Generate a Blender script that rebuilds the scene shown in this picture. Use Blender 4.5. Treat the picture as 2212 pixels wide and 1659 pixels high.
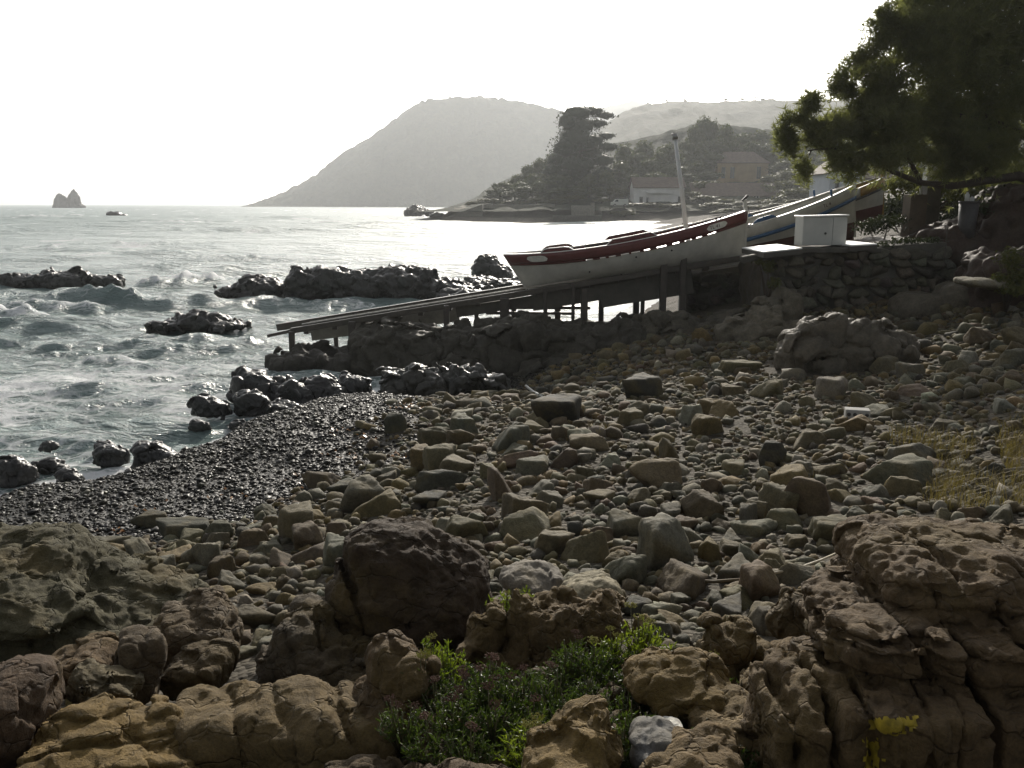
import bpy, math, random, time
import numpy as np
from mathutils import Vector, Matrix, Euler
T0 = time.time()
for o in list(bpy.data.objects): bpy.data.objects.remove(o)
S = bpy.context.scene
COL = S.collection
R = math.radians
rng = np.random.default_rng(11)
random.seed(5)

# ------------------------------------------------------------------ camera
HC = 3.7                     # eye height above the sea
PITCH = math.atan(0.2028)
FPX, CX, CY = 1916.0, 1106.0, 829.5      # photo measured on a 2212 x 1659 view
cam = bpy.data.cameras.new('camera'); co = bpy.data.objects.new('camera', cam); COL.objects.link(co)
cam.sensor_width = 36.0; cam.lens = 36.0*FPX/2212.0
cam.clip_start = 0.1; cam.clip_end = 20000
co.location = (0, 0, HC); co.rotation_euler = (math.pi/2-PITCH, 0, 0)
S.camera = co

# ------------------------------------------------------------------ light
SUN_EL, SUN_AZ = R(23.0), R(6.0)          # azimuth to the right of the view direction (+Y)
w = bpy.data.worlds.new('World'); S.world = w; w.use_nodes = True
nt = w.node_tree; nt.nodes.clear()
sky = nt.nodes.new('ShaderNodeTexSky'); sky.sky_type = 'NISHITA'; sky.sun_disc = False
sky.sun_elevation = SUN_EL; sky.sun_rotation = SUN_AZ
sky.air_density = 1.0; sky.dust_density = 2.0; sky.ozone_density = 1.0; sky.altitude = 0
bg = nt.nodes.new('ShaderNodeBackground'); bg.inputs['Strength'].default_value = 0.10
wo = nt.nodes.new('ShaderNodeOutputWorld')
# hazy, nearly white sky: less saturated, with the broad glow that sea haze spreads round the sun
hs = nt.nodes.new('ShaderNodeHueSaturation'); hs.inputs['Saturation'].default_value = 0.28; nt.links.new(sky.outputs[0], hs.inputs['Color'])
tc = nt.nodes.new('ShaderNodeTexCoord'); dt = nt.nodes.new('ShaderNodeVectorMath'); dt.operation = 'DOT_PRODUCT'
dt.inputs[1].default_value = (math.sin(SUN_AZ)*math.cos(SUN_EL), math.cos(SUN_AZ)*math.cos(SUN_EL), math.sin(SUN_EL)); nt.links.new(tc.outputs['Generated'], dt.inputs[0])
ma = nt.nodes.new('ShaderNodeMath'); ma.operation = 'MULTIPLY_ADD'; ma.inputs[1].default_value = .5; ma.inputs[2].default_value = .5; nt.links.new(dt.outputs['Value'], ma.inputs[0])
pw = nt.nodes.new('ShaderNodeMath'); pw.operation = 'POWER'; pw.inputs[1].default_value = 5; nt.links.new(ma.outputs[0], pw.inputs[0])
m2 = nt.nodes.new('ShaderNodeMath'); m2.operation = 'MULTIPLY_ADD'; m2.inputs[1].default_value = .9; m2.inputs[2].default_value = 1; nt.links.new(pw.outputs[0], m2.inputs[0])
sc_ = nt.nodes.new('ShaderNodeVectorMath'); sc_.operation = 'SCALE'; nt.links.new(hs.outputs[0], sc_.inputs[0]); nt.links.new(m2.outputs[0], sc_.inputs['Scale'])
nt.links.new(sc_.outputs[0], bg.inputs[0]); nt.links.new(bg.outputs[0], wo.inputs[0])
sun = bpy.data.lights.new('sun', 'SUN'); so = bpy.data.objects.new('sun', sun); COL.objects.link(so)
sun.energy = 5.0; sun.angle = R(0.6); sun.color = (1.0, 0.93, 0.82)
SD = Vector((math.sin(SUN_AZ)*math.cos(SUN_EL), math.cos(SUN_AZ)*math.cos(SUN_EL), math.sin(SUN_EL)))
so.rotation_euler = (-SD).to_track_quat('-Z', 'Y').to_euler(); so.location = SD*60
S.view_settings.view_transform = 'Standard'; S.view_settings.look = 'None'
S.view_settings.exposure = 0.10; S.view_settings.gamma = 1.0; S.view_settings.use_curve_mapping = False
S.render.engine = 'CYCLES'
cy = S.cycles
cy.use_denoising = True; cy.max_bounces = 6; cy.diffuse_bounces = 2; cy.glossy_bounces = 2
cy.transmission_bounces = 4; cy.volume_bounces = 0; cy.transparent_max_bounces = 6
cy.sample_clamp_indirect = 4.0; cy.caustics_reflective = False; cy.caustics_refractive = False

# ------------------------------------------------------------------ projection helpers
cp, sp = math.cos(PITCH), math.sin(PITCH)
def P(u, v, d):
    """point at forward distance y=d seen at photo pixel u,v"""
    a = (np.asarray(u, float)-CX)/FPX; b = (CY-np.asarray(v, float))/FPX
    y = cp+b*sp; z = -sp+b*cp
    s = d/y
    return np.stack(np.broadcast_arrays(a*s, y*s, HC+z*s), -1)
def Pz(u, v, z0):
    a = (u-CX)/FPX; b = (CY-v)/FPX
    y = cp+b*sp; z = -sp+b*cp
    s = (z0-HC)/z
    return np.array([a*s, y*s, z0])
def proj(p):
    p = np.asarray(p, float)
    x = p[..., 0]; y = p[..., 1]; z = p[..., 2]-HC
    f = y*cp-z*sp; up = y*sp+z*cp
    f = np.where(f < 0.05, 0.05, f)
    return CX+FPX*x/f, CY-FPX*up/f

# ------------------------------------------------------------------ noise
_PR = np.random.default_rng(99)
_P = np.tile(_PR.permutation(256).astype(np.int32), 3)
_G = np.tile(np.linspace(-1, 1, 256).astype(np.float32)[_PR.permutation(256)], 3)
def vnoise(p, seed=0):
    p = np.asarray(p, np.float32)+np.float32((seed*37.17) % 251.0)
    fl = np.floor(p); f = p-fl; i = fl.astype(np.int32) & 255
    f = f*f*f*(f*(f*6-15)+10)
    x, y, z = i[:, 0], i[:, 1], i[:, 2]; fx, fy, fz = f[:, 0], f[:, 1], f[:, 2]
    r = []
    for dx in (0, 1):
        a = _P[x+dx]; c = []
        for dy in (0, 1):
            k = _P[a+y+dy]+z
            g0 = _G[k]; c.append(g0+fz*(_G[k+1]-g0))
        r.append(c[0]+fy*(c[1]-c[0]))
    return r[0]+fx*(r[1]-r[0])
def fbm(p, octv=4, seed=0, gain=0.5, lac=2.03):
    a = 1.0; s = 0; q = np.asarray(p, float)
    for k in range(octv):
        s = s+a*vnoise(q+17.3*k, seed+k); a *= gain; q = q*lac
    return s
_J = np.random.default_rng(7).random((768, 3)).astype(np.float32)
def worley(p, seed=0):
    p = np.asarray(p, np.float32)+np.float32((seed*19.31) % 241.0)
    fl = np.floor(p); f = p-fl; i = fl.astype(np.int32)
    best = np.full(len(p), 9.0, np.float32); sec = best.copy()
    for dx in (-1, 0, 1):
        a = _P[(i[:, 0]+dx) & 255]
        for dy in (-1, 0, 1):
            b = _P[a+((i[:, 1]+dy) & 255)]
            for dz in (-1, 0, 1):
                j = _J[b+((i[:, 2]+dz) & 255)]
                ex = j[:, 0]+(dx-f[:, 0]); ey = j[:, 1]+(dy-f[:, 1]); ez = j[:, 2]+(dz-f[:, 2])
                dd = ex*ex+ey*ey+ez*ez
                sec = np.minimum(sec, np.maximum(best, dd)); best = np.minimum(best, dd)
    return np.sqrt(best), np.sqrt(sec)

_RN = np.random.default_rng(17).normal(size=(768, 3)).astype(np.float32); _RN /= np.linalg.norm(_RN, axis=1, keepdims=True)
def facets(p, seed=0):
    """broken-stone relief: every cell of a random lattice is a tilted plane of its own"""
    p = np.asarray(p, np.float32)+np.float32((seed*19.31) % 241.0)
    fl = np.floor(p); f = p-fl; i = fl.astype(np.int32)
    best = np.full(len(p), 9.0, np.float32); val = np.zeros(len(p), np.float32); sec = best.copy()
    for dx in (-1, 0, 1):
        a = _P[(i[:, 0]+dx) & 255]
        for dy in (-1, 0, 1):
            b = _P[a+((i[:, 1]+dy) & 255)]
            for dz in (-1, 0, 1):
                k = b+((i[:, 2]+dz) & 255); j = _J[k]; nn = _RN[k]
                ex = f[:, 0]-dx-j[:, 0]; ey = f[:, 1]-dy-j[:, 1]; ez = f[:, 2]-dz-j[:, 2]
                dd = ex*ex+ey*ey+ez*ez; m = dd < best
                v = ex*nn[:, 0]+ey*nn[:, 1]+ez*nn[:, 2]+_G[k]*.35
                sec = np.minimum(sec, np.maximum(best, dd))
                val = np.where(m, v, val); best = np.where(m, dd, best)
    return val, np.sqrt(sec)-np.sqrt(best)

# ------------------------------------------------------------------ mesh helpers
def mesh(name, V, F, mat=None, smooth=True, col=None, attrs=None, midx=None):
    V = np.asarray(V, np.float32)
    me = bpy.data.meshes.new(name)
    if isinstance(F, np.ndarray): Fs = [F]
    elif len(F) and isinstance(F[0], np.ndarray): Fs = F
    else: Fs = None
    if Fs is None:
        me.from_pydata(V.tolist(), [], F)
    else:
        me.vertices.add(len(V)); me.vertices.foreach_set('co', V.ravel())
        nl = sum(f.size for f in Fs); nf = sum(len(f) for f in Fs)
        me.loops.add(nl); me.polygons.add(nf)
        me.loops.foreach_set('vertex_index', np.concatenate([f.ravel() for f in Fs]).astype(np.int32))
        tot = np.concatenate([np.full(len(f), f.shape[1]) for f in Fs])
        st = np.concatenate([[0], np.cumsum(tot)[:-1]])
        me.polygons.foreach_set('loop_start', st.astype(np.int32))
        me.update(calc_edges=True)
    if smooth: me.polygons.foreach_set('use_smooth', np.ones(len(me.polygons), bool))
    if col is not None:
        a = me.color_attributes.new('Col', 'FLOAT_COLOR', 'POINT')
        c = np.ones((len(V), 4), np.float32); c[:, :3] = col
        a.data.foreach_set('color', c.ravel())
    for k, vals in (attrs or {}).items():
        a = me.attributes.new(k, 'FLOAT', 'POINT'); a.data.foreach_set('value', np.asarray(vals, np.float32))
    if mat is not None:
        for m in (mat if isinstance(mat, (list, tuple)) else [mat]): me.materials.append(m)
    if midx is not None: me.polygons.foreach_set('material_index', np.asarray(midx, np.int32))
    me.validate()
    return me
def link(o, parent=None):
    COL.objects.link(o)
    if parent is not None: o.parent = parent
    return o
def obj(name, me, parent=None, loc=None):
    o = bpy.data.objects.new(name, me); link(o, parent)
    if loc is not None: o.location = loc
    return o
def tag(o, label=None, cat=None, group=None, kind=None):
    if label: o['label'] = label
    if cat: o['category'] = cat
    if group: o['group'] = group
    if kind: o['kind'] = kind
    return o
def thing(name, label, cat, loc=(0, 0, 0), rz=0, group=None):
    o = bpy.data.objects.new(name, None); COL.objects.link(o)
    o.location = loc; o.rotation_euler = (0, 0, rz); o.empty_display_size = 0.1
    return tag(o, label, cat, group)
def struct(o): o['kind'] = 'structure'; return o

class MB:
    """collects simple solids into one mesh"""
    def __init__(s): s.v = []; s.f = []
    def add(s, V, F):
        n = len(s.v); s.v += [tuple(map(float, p)) for p in V]; s.f += [tuple(i+n for i in f) for f in F]
    def box(s, c, size, rot=None, taper=1.0):
        sx, sy, sz = [k/2 for k in size]
        V = [Vector((x*sx*(taper if z > 0 else 1), y*sy*(taper if z > 0 else 1), z*sz)) for z in (-1, 1) for y in (-1, 1) for x in (-1, 1)]
        if rot is not None: V = [rot @ p for p in V]
        V = [p+Vector(c) for p in V]
        s.add(V, [(0, 2, 3, 1), (4, 5, 7, 6), (0, 1, 5, 4), (2, 6, 7, 3), (0, 4, 6, 2), (1, 3, 7, 5)])
    def beam(s, a, b, wd, ht):
        a = Vector(a); b = Vector(b); d = (b-a); L = d.length; d.normalize()
        side = d.cross(Vector((0, 0, 1)))
        if side.length < 1e-3: side = Vector((1, 0, 0))
        side.normalize(); up = side.cross(d)
        M = Matrix((d, side, up)).transposed()
        s.box((a+b)/2, (L, wd, ht), M)
    def tube(s, pts, rad, n=8, caps=True):
        pts = [Vector(p) for p in pts]
        if not hasattr(rad, '__len__'): rad = [rad]*len(pts)
        rings = []
        for i, p in enumerate(pts):
            t = (pts[min(i+1, len(pts)-1)]-pts[max(i-1, 0)]).normalized()
            a = t.cross(Vector((0.13, 0.21, 1)) if abs(t.z) < 0.95 else Vector((1, 0.1, 0))).normalized(); b = t.cross(a)
            rings.append([p+(a*math.cos(2*math.pi*k/n)+b*math.sin(2*math.pi*k/n))*rad[i] for k in range(n)])
        V = [q for r in rings for q in r]; F = []
        for i in range(len(pts)-1):
            for k in range(n):
                F.append((i*n+k, i*n+(k+1) % n, (i+1)*n+(k+1) % n, (i+1)*n+k))
        if caps: F += [tuple(range(n-1, -1, -1)), tuple((len(pts)-1)*n+k for k in range(n))]
        s.add(V, F)
    def mesh(s, name, mat, smooth=False): return mesh(name, s.v, s.f, mat, smooth)
    def build(s, name, mat, parent=None, smooth=False, bevel=0):
        o = obj(name, s.mesh(name, mat, smooth), parent)
        if bevel:
            m = o.modifiers.new('bevel', 'BEVEL'); m.width = bevel; m.segments = 2; m.limit_method = 'ANGLE'
        return o

# ------------------------------------------------------------------ materials
def mat(name):
    m = bpy.data.materials.new(name); m.use_nodes = True
    n = m.node_tree; b = n.nodes['Principled BSDF']
    return m, n, b
def N(n, t, **k):
    x = n.nodes.new(t)
    for a, b in k.items(): setattr(x, a, b)
    return x
def L(n, a, b): n.links.new(a, b)
def noise_node(n, scale, vec, detail=4, rough=0.55, dist=0):
    t = N(n, 'ShaderNodeTexNoise'); t.inputs['Scale'].default_value = scale; t.inputs['Detail'].default_value = detail
    t.inputs['Roughness'].default_value = rough; t.inputs['Distortion'].default_value = dist
    L(n, vec, t.inputs['Vector']); return t
def ramp(n, fac, stops):
    r = N(n, 'ShaderNodeValToRGB'); e = r.color_ramp.elements
    while len(e) < len(stops): e.new(0.5)
    for k, (p, c) in enumerate(stops):
        e[k].position = p; e[k].color = (c, c, c, 1) if not hasattr(c, '__len__') else (*c, 1)
    L(n, fac, r.inputs[0]); return r
def mixc(n, fac, a, b, mode='MIX'):
    m = N(n, 'ShaderNodeMix'); m.data_type = 'RGBA'; m.blend_type = mode
    for s, x in ((m.inputs[0], fac), (m.inputs[6], a), (m.inputs[7], b)):
        if hasattr(x, 'links'): L(n, x, s)
        elif hasattr(x, '__len__'): s.default_value = (*x, 1)
        else: s.default_value = x
    return m.outputs[2]
def math_node(n, op, a, b=None, c=None):
    m = N(n, 'ShaderNodeMath'); m.operation = op
    for s, x in zip(m.inputs, (a, b, c)):
        if x is None: continue
        if hasattr(x, 'links'): L(n, x, s)
        else: s.default_value = x
    return m.outputs[0]

def rock_material(name, source, rough=0.85, seams=0, spec=None, stain=(0.16, 0.12, 0.05), stain_amt=0.5, grain=60, wet=False, bump=0.4, big=3.0):
    """source: 'object' = object colour, 'attr' = vertex colour Col, or an rgb"""
    m, n, b = mat(name)
    pos = N(n, 'ShaderNodeNewGeometry').outputs['Position']
    if source == 'object': base = N(n, 'ShaderNodeObjectInfo').outputs['Color']
    elif source == 'attr': base = N(n, 'ShaderNodeVertexColor', layer_name='Col').outputs['Color']
    else:
        rgb = N(n, 'ShaderNodeRGB'); rgb.outputs[0].default_value = (*source, 1); base = rgb.outputs[0]
    big_n = noise_node(n, big, pos, 5, 0.6); fine = noise_node(n, grain, pos, 4, 0.7); mid = noise_node(n, big*4.3, pos, 5, 0.65, 0.6)
    mul = ramp(n, mid.outputs['Fac'], [(0.25, 0.55), (0.5, 1.0), (0.75, 1.35)])
    c = mixc(n, 1.0, base, mul.outputs[0], 'MULTIPLY')
    st = ramp(n, big_n.outputs['Fac'], [(0.48, 0.0), (0.66, stain_amt)])
    c = mixc(n, st.outputs[0], c, stain)
    g = ramp(n, fine.outputs['Fac'], [(0.3, 0.7), (0.7, 1.25)])
    c = mixc(n, 1.0, c, g.outputs[0], 'MULTIPLY')
    L(n, c, b.inputs['Base Color'])
    if wet:
        rr = ramp(n, mid.outputs['Fac'], [(0.35, rough*0.6), (0.7, min(1, rough*1.6))]); L(n, rr.outputs[0], b.inputs['Roughness'])
    else: b.inputs['Roughness'].default_value = rough
    b.inputs['Specular IOR Level'].default_value = 0.5 if wet else 0.3
    if spec is not None: b.inputs['Specular IOR Level'].default_value = spec
    h = math_node(n, 'ADD', math_node(n, 'MULTIPLY', mid.outputs['Fac'], 1.6), math_node(n, 'MULTIPLY', fine.outputs['Fac'], 0.5))
    if seams:      # hairline fractures and bedding
        wn = noise_node(n, 2.5, pos, 4, .6); wv = N(n, 'ShaderNodeVectorMath'); wv.operation = 'MULTIPLY_ADD'; L(n, wn.outputs['Color'], wv.inputs[0]); wv.inputs[1].default_value = (.5, .5, .5)
        mp = N(n, 'ShaderNodeMapping'); mp.inputs['Scale'].default_value = (1, 1, 2.2); mp.inputs['Rotation'].default_value = (.2, -.25, 0); L(n, pos, mp.inputs[0]); L(n, mp.outputs[0], wv.inputs[2])
        ve = N(n, 'ShaderNodeTexVoronoi'); ve.feature = 'DISTANCE_TO_EDGE'; ve.inputs['Scale'].default_value = seams; L(n, wv.outputs[0], ve.inputs['Vector'])
        sr = ramp(n, ve.outputs['Distance'], [(0.0, 0.0), (0.035, 1.0)]); h = math_node(n, 'ADD', h, math_node(n, 'MULTIPLY', sr.outputs[0], .9))
        gv = noise_node(n, 320, pos, 2, .6); h = math_node(n, 'ADD', h, math_node(n, 'MULTIPLY', gv.outputs['Fac'], .25))
    bp = N(n, 'ShaderNodeBump'); bp.inputs['Strength'].default_value = bump; bp.inputs['Distance'].default_value = 0.028 if seams else 0.02
    L(n, h, bp.inputs['Height']); L(n, bp.outputs[0], b.inputs['Normal'])
    return m
def plain(name, rgb, rough=0.6, var=0.25, scale=8, metal=0, bump=0.15, spec=0.4):
    m, n, b = mat(name)
    pos = N(n, 'ShaderNodeTexCoord').outputs['Object']
    t = noise_node(n, scale, pos, 5, 0.65); t2 = noise_node(n, scale*9, pos, 3, 0.6)
    r = ramp(n, t.outputs['Fac'], [(0.3, 1-var), (0.7, 1+var*0.6)])
    c = mixc(n, 1.0, rgb, r.outputs[0], 'MULTIPLY'); L(n, c, b.inputs['Base Color'])
    b.inputs['Roughness'].default_value = rough; b.inputs['Metallic'].default_value = metal
    b.inputs['Specular IOR Level'].default_value = spec
    if bump:
        bp = N(n, 'ShaderNodeBump'); bp.inputs['Strength'].default_value = bump; bp.inputs['Distance'].default_value = 0.01
        L(n, t2.outputs['Fac'], bp.inputs['Height']); L(n, bp.outputs[0], b.inputs['Normal'])
    return m
def leaf_material(name, rgb, rgb2, trans=0.35, rough=0.6):
    m, n, b = mat(name)
    pos = N(n, 'ShaderNodeNewGeometry')
    t = noise_node(n, 1.2, pos.outputs['Position'], 3)
    f = math_node(n, 'ADD', math_node(n, 'MULTIPLY', pos.outputs['Random Per Island'], 0.6), math_node(n, 'MULTIPLY', t.outputs['Fac'], 0.6))
    c = mixc(n, f, rgb, rgb2)
    L(n, c, b.inputs['Base Color']); b.inputs['Roughness'].default_value = rough; b.inputs['Specular IOR Level'].default_value = 0.25
    tr = N(n, 'ShaderNodeBsdfTranslucent'); L(n, mixc(n, 1.0, c, (1.2, 1.3, 0.6), 'MULTIPLY'), tr.inputs[0])
    mx = N(n, 'ShaderNodeMixShader'); mx.inputs[0].default_value = trans
    L(n, b.outputs[0], mx.inputs[1]); L(n, tr.outputs[0], mx.inputs[2])
    L(n, mx.outputs[0], n.nodes['Material Output'].inputs[0])
    return m

M_STONE = rock_material('dry_stone', 'object', stain_amt=0.35, grain=70, big=5)
M_STONES = rock_material('loose_stone', 'attr', stain_amt=0.3, grain=70, big=5)
M_SAND = rock_material('sandstone', 'object', stain=(0.11, 0.075, 0.022), stain_amt=0.6, grain=90, bump=0.75, big=2.2, seams=3.2)
M_WET = rock_material('wet_rock', 'object', spec=.4, rough=0.38, stain=(0.03, 0.035, 0.03), stain_amt=0.5, wet=True, bump=0.5, big=1.5, grain=30)
M_WETP = rock_material('wet_pebble', 'attr', spec=.12, rough=0.42, stain=(0.03, 0.028, 0.024), stain_amt=0.3, wet=True, bump=0.3, big=4)
M_DARKROCK = rock_material('ledge_rock', 'object', rough=0.7, stain=(0.06, 0.055, 0.04), stain_amt=0.5, bump=0.6, big=1.0, grain=25)
# ------------------------------------------------------------------ ground height
def wl(u, v): p = Pz(u, v, 0.0); return (p[0], p[1], 0.0)
CTRL = [(0, -3, 2.3), (-5, -3, 2.2), (5, -3, 2.6), (-6, 0, 1.7), (0, 0.5, 2.15), (3, 0.5, 2.3), (6, 1, 2.6), (-1.5, 3, 1.45), (-2.5, 5, 0.98), (-4.5, 5.5, 0.85),
        (-4.6, 8.2, .42), (-3, 7, .75), (-1, 7, 1.02), (0, 7, 1.2), (2, 7, 1.25), (4.5, 7, 1.5), (0, 5.5, 1.33), (2, 5.5, 1.4),
        (3.5, 5, 1.65), (0, 4, 1.58), (1.5, 4, 1.62), (2.2, 2.8, 1.9), (-.5, 2.8, 1.7), (.6, 2.7, 1.85), (0, 10, 1.02), (3, 10, 1.15), (6, 10, 1.6), (-2, 10, .5),
        (0, 13, .72), (3, 13, 1.0), (6, 13, 1.3), (9, 13, 2.0), (5, 17, 1.3), (8, 17, 1.7), (11, 17, 2.6), (2, 17, .75), 
        (3, 20, .95), (6, 20, 1.7), (9, 20, 2.5), (12, 22, 3.2), (0, 20, .25), (-3, 20, -.3), (0, 24, -.4), (3, 26, -.1), (6, 27, 1.0), (9, 27, 2.0),
        (14, 25, 3.8), (15, 15, 3.4), (11, 8, 3.0), (13, 0, 3.2),
        wl(20, 1075), wl(170, 1052), wl(330, 1008), wl(480, 958), wl(560, 926), wl(650, 895), wl(740, 876), wl(860, 866), wl(960, 862), (-2, 17.6, -.2), (-.4, 18.3, -.05), (.2, 15.6, .3),
        (-9, 8.3, .0), (-7, 11, -.5), (-5, 13.5, -.5), (-4, 16, -.5), (-3.5, 18, -.5), (-12, 14, -1.2), (-8, 22, -1.2), (-3, 27, -1.2), (-11, 32, -1.5), (2, 33, -1.0),
        (5, 40, -.6), (9, 40, .9), (14, 40, 2.8), (11, 60, -.5), (16, 60, 1.6), (24, 60, 4), (16, 110, -.6), (22, 110, 1.2), (38, 110, 4), (27, 170, -.4), (32, 176, 1.0), (60, 170, 4), (-5, 60, -2), (0, 120, -2)]
_C = np.array(CTRL); _D = np.sqrt(((_C[:, None, :2]-_C[None, :, :2])**2).sum(-1)+0.3)
_n = len(_C)
_A = np.zeros((_n+3, _n+3)); _A[:_n, :_n] = _D; _A[:_n, _n] = 1; _A[:_n, _n+1] = _C[:, 0]; _A[:_n, _n+2] = _C[:, 1]
_A[_n, :_n] = 1; _A[_n+1, :_n] = _C[:, 0]; _A[_n+2, :_n] = _C[:, 1]
_W = np.linalg.solve(_A, np.concatenate([_C[:, 2], [0, 0, 0]]))
def ground0(x, y):
    x = np.atleast_1d(np.asarray(x, float)); y = np.atleast_1d(np.asarray(y, float))
    out = np.empty(x.shape)
    xf, yf = x.ravel(), y.ravel(); of = np.empty(xf.shape)
    for i in range(0, len(xf), 20000):
        d = np.sqrt((xf[i:i+20000, None]-_C[None, :, 0])**2+(yf[i:i+20000, None]-_C[None, :, 1])**2+0.3)
        of[i:i+20000] = d@_W[:_n]+_W[_n]+_W[_n+1]*xf[i:i+20000]+_W[_n+2]*yf[i:i+20000]
    return of.reshape(x.shape)
def ground(x, y):
    x = np.atleast_1d(np.asarray(x, float)); y = np.atleast_1d(np.asarray(y, float))
    z = ground0(x, y)
    p = np.stack([x.ravel(), y.ravel(), np.zeros(x.size)], -1)
    return z+0.035*fbm(p*1.1, 3, 5).reshape(x.shape)
def g1(x, y): return float(ground(x, y)[0])
def ground_uv(u, v):
    """where the sight line through photo pixel u,v meets the ground"""
    ds = np.concatenate([np.linspace(1.5, 12, 200), np.linspace(12.05, 40, 250)])
    p = P(u, v, ds); below = p[:, 2] < ground(p[:, 0], p[:, 1])
    k = int(np.argmax(below)) if below.any() else len(ds)-1
    return p[k]

def grid_faces(nx, ny):
    i = np.arange(nx*ny).reshape(ny, nx)
    return np.stack([i[:-1, :-1], i[:-1, 1:], i[1:, 1:], i[1:, :-1]], -1).reshape(-1, 4)

# ground sheet: fine near, coarse far; dry shingle above, dark wet shingle by the water
def ground_material():
    m, n, b = mat('shingle_ground')
    pos = N(n, 'ShaderNodeNewGeometry').outputs['Position']
    vo = N(n, 'ShaderNodeTexVoronoi'); vo.inputs['Scale'].default_value = 22; L(n, pos, vo.inputs['Vector'])
    sep = N(n, 'ShaderNodeSeparateColor'); L(n, vo.outputs['Color'], sep.inputs[0])
    t = noise_node(n, 2.0, pos, 5, .6)
    dry = mixc(n, sep.outputs[0], (0.035, 0.03, 0.022), (0.11, 0.095, 0.07))
    dry = mixc(n, t.outputs['Fac'], dry, (0.05, 0.04, 0.025))
    wet = mixc(n, sep.outputs[1], (0.018, 0.017, 0.015), (0.06, 0.055, 0.045))
    at = N(n, 'ShaderNodeAttribute', attribute_name='wet').outputs['Fac']
    L(n, mixc(n, at, dry, wet), b.inputs['Base Color'])
    rr = N(n, 'ShaderNodeMapRange'); L(n, at, rr.inputs[0]); rr.inputs[3].default_value = 0.9; rr.inputs[4].default_value = 0.55; b.inputs['Specular IOR Level'].default_value = .2
    L(n, rr.outputs[0], b.inputs['Roughness'])
    h = math_node(n, 'SUBTRACT', 1.0, vo.outputs['Distance'])
    bp = N(n, 'ShaderNodeBump'); bp.inputs['Strength'].default_value = 0.8; bp.inputs['Distance'].default_value = 0.03
    L(n, h, bp.inputs['Height']); L(n, bp.outputs[0], b.inputs['Normal'])
    return m
M_GROUND = ground_material()
_wl = [ground_uv(u, v) for u, v in ((150, 1200), (320, 1180), (480, 1140), (650, 1098), (760, 1050), (835, 1000), (870, 940), (890, 890), (980, 862))]
_wl = sorted([(p[1], p[0]) for p in _wl]); WETLINE = ([-6.5]+[p[1] for p in _wl]+[.3, 1.2], [5.5]+[p[0] for p in _wl]+[_wl[-1][0]+1.0, 22])
def wetness(x, y, z):
    # dark wet shingle lies between the water and a line across the beach
    nz = .30*vnoise(np.stack([np.ravel(x)*.9, np.ravel(y)*.9, np.zeros(np.size(x))], -1), 3).reshape(np.shape(x))
    xb = np.interp(y, WETLINE[1], WETLINE[0])
    return np.clip((xb+1.5*nz-x)/1.5+.55, 0, 1)
def ground_sheet(name, x0, x1, y0, y1, sx, sy, dz=0):
    xs = np.linspace(x0, x1, int((x1-x0)/sx)+1); ys = np.linspace(y0, y1, int((y1-y0)/sy)+1)
    X, Y = np.meshgrid(xs, ys); Z = ground(X, Y)+dz
    me = mesh(name, np.stack([X, Y, Z], -1).reshape(-1, 3), grid_faces(len(xs), len(ys)), M_GROUND, attrs={'wet': wetness(X, Y, Z).ravel()})
    return struct(obj(name, me))
ground_sheet('beach', -12, 16, -4, 33, 0.11, 0.11)
ground_sheet('coast_ground', -12, 120, 32.6, 185, 1.2, 1.2, -0.05)
ground_sheet('bank_ground', 15.8, 90, -6, 33, 1.2, 1.2, -0.03)

# ------------------------------------------------------------------ implicit rocks (surface nets)
def surface_nets(vals, lo, h):
    nx, ny, nz = vals.shape
    ins = vals < 0
    c = [ins[dx:nx-1+dx, dy:ny-1+dy, dz:nz-1+dz] for dx in (0, 1) for dy in (0, 1) for dz in (0, 1)]
    s = sum(a.astype(np.int8) for a in c)
    act = (s > 0) & (s < 8)
    ix, iy, iz = np.nonzero(act)
    idx = np.full(act.shape, -1, np.int64); idx[ix, iy, iz] = np.arange(len(ix))
    acc = np.zeros((len(ix), 3)); cnt = np.zeros(len(ix))
    corners = [(a, b, d) for a in (0, 1) for b in (0, 1) for d in (0, 1)]
    for i, a in enumerate(corners):
        for j, b in enumerate(corners):
            if j <= i or sum(abs(p-q) for p, q in zip(a, b)) != 1: continue
            va = vals[ix+a[0], iy+a[1], iz+a[2]]; vb = vals[ix+b[0], iy+b[1], iz+b[2]]
            cr = (va < 0) != (vb < 0)
            t = np.where(cr, va/np.where(cr, va-vb, 1), 0)[:, None]
            pt = np.array(a)+(np.array(b)-np.array(a))*t
            acc += np.where(cr[:, None], pt, 0); cnt += cr
    V = (np.stack([ix, iy, iz], -1)+acc/cnt[:, None])*h+lo
    F = []
    for ax in range(3):
        o1, o2 = [(1, 2), (2, 0), (0, 1)][ax]
        sl0 = [slice(None)]*3; sl1 = [slice(None)]*3
        sl0[ax] = slice(0, -1); sl1[ax] = slice(1, None)
        a = ins[tuple(sl0)]; b = ins[tuple(sl1)]
        e = np.argwhere(a != b)
        e = e[(e[:, o1] > 0) & (e[:, o2] > 0)]
        e = e[(e[:, o1] < vals.shape[o1]-1) & (e[:, o2] < vals.shape[o2]-1)]
        q = []
        for d1, d2 in ((0, 0), (-1, 0), (-1, -1), (0, -1)):
            k = e.copy(); k[:, o1] += d1; k[:, o2] += d2; q.append(idx[k[:, 0], k[:, 1], k[:, 2]])
        q = np.stack(q, -1)
        flip = a[e[:, 0], e[:, 1], e[:, 2]]
        q[flip] = q[flip][:, ::1]; q[~flip] = q[~flip][:, ::-1]
        F.append(q[(q >= 0).all(1)])
    return V, np.concatenate(F)
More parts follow.
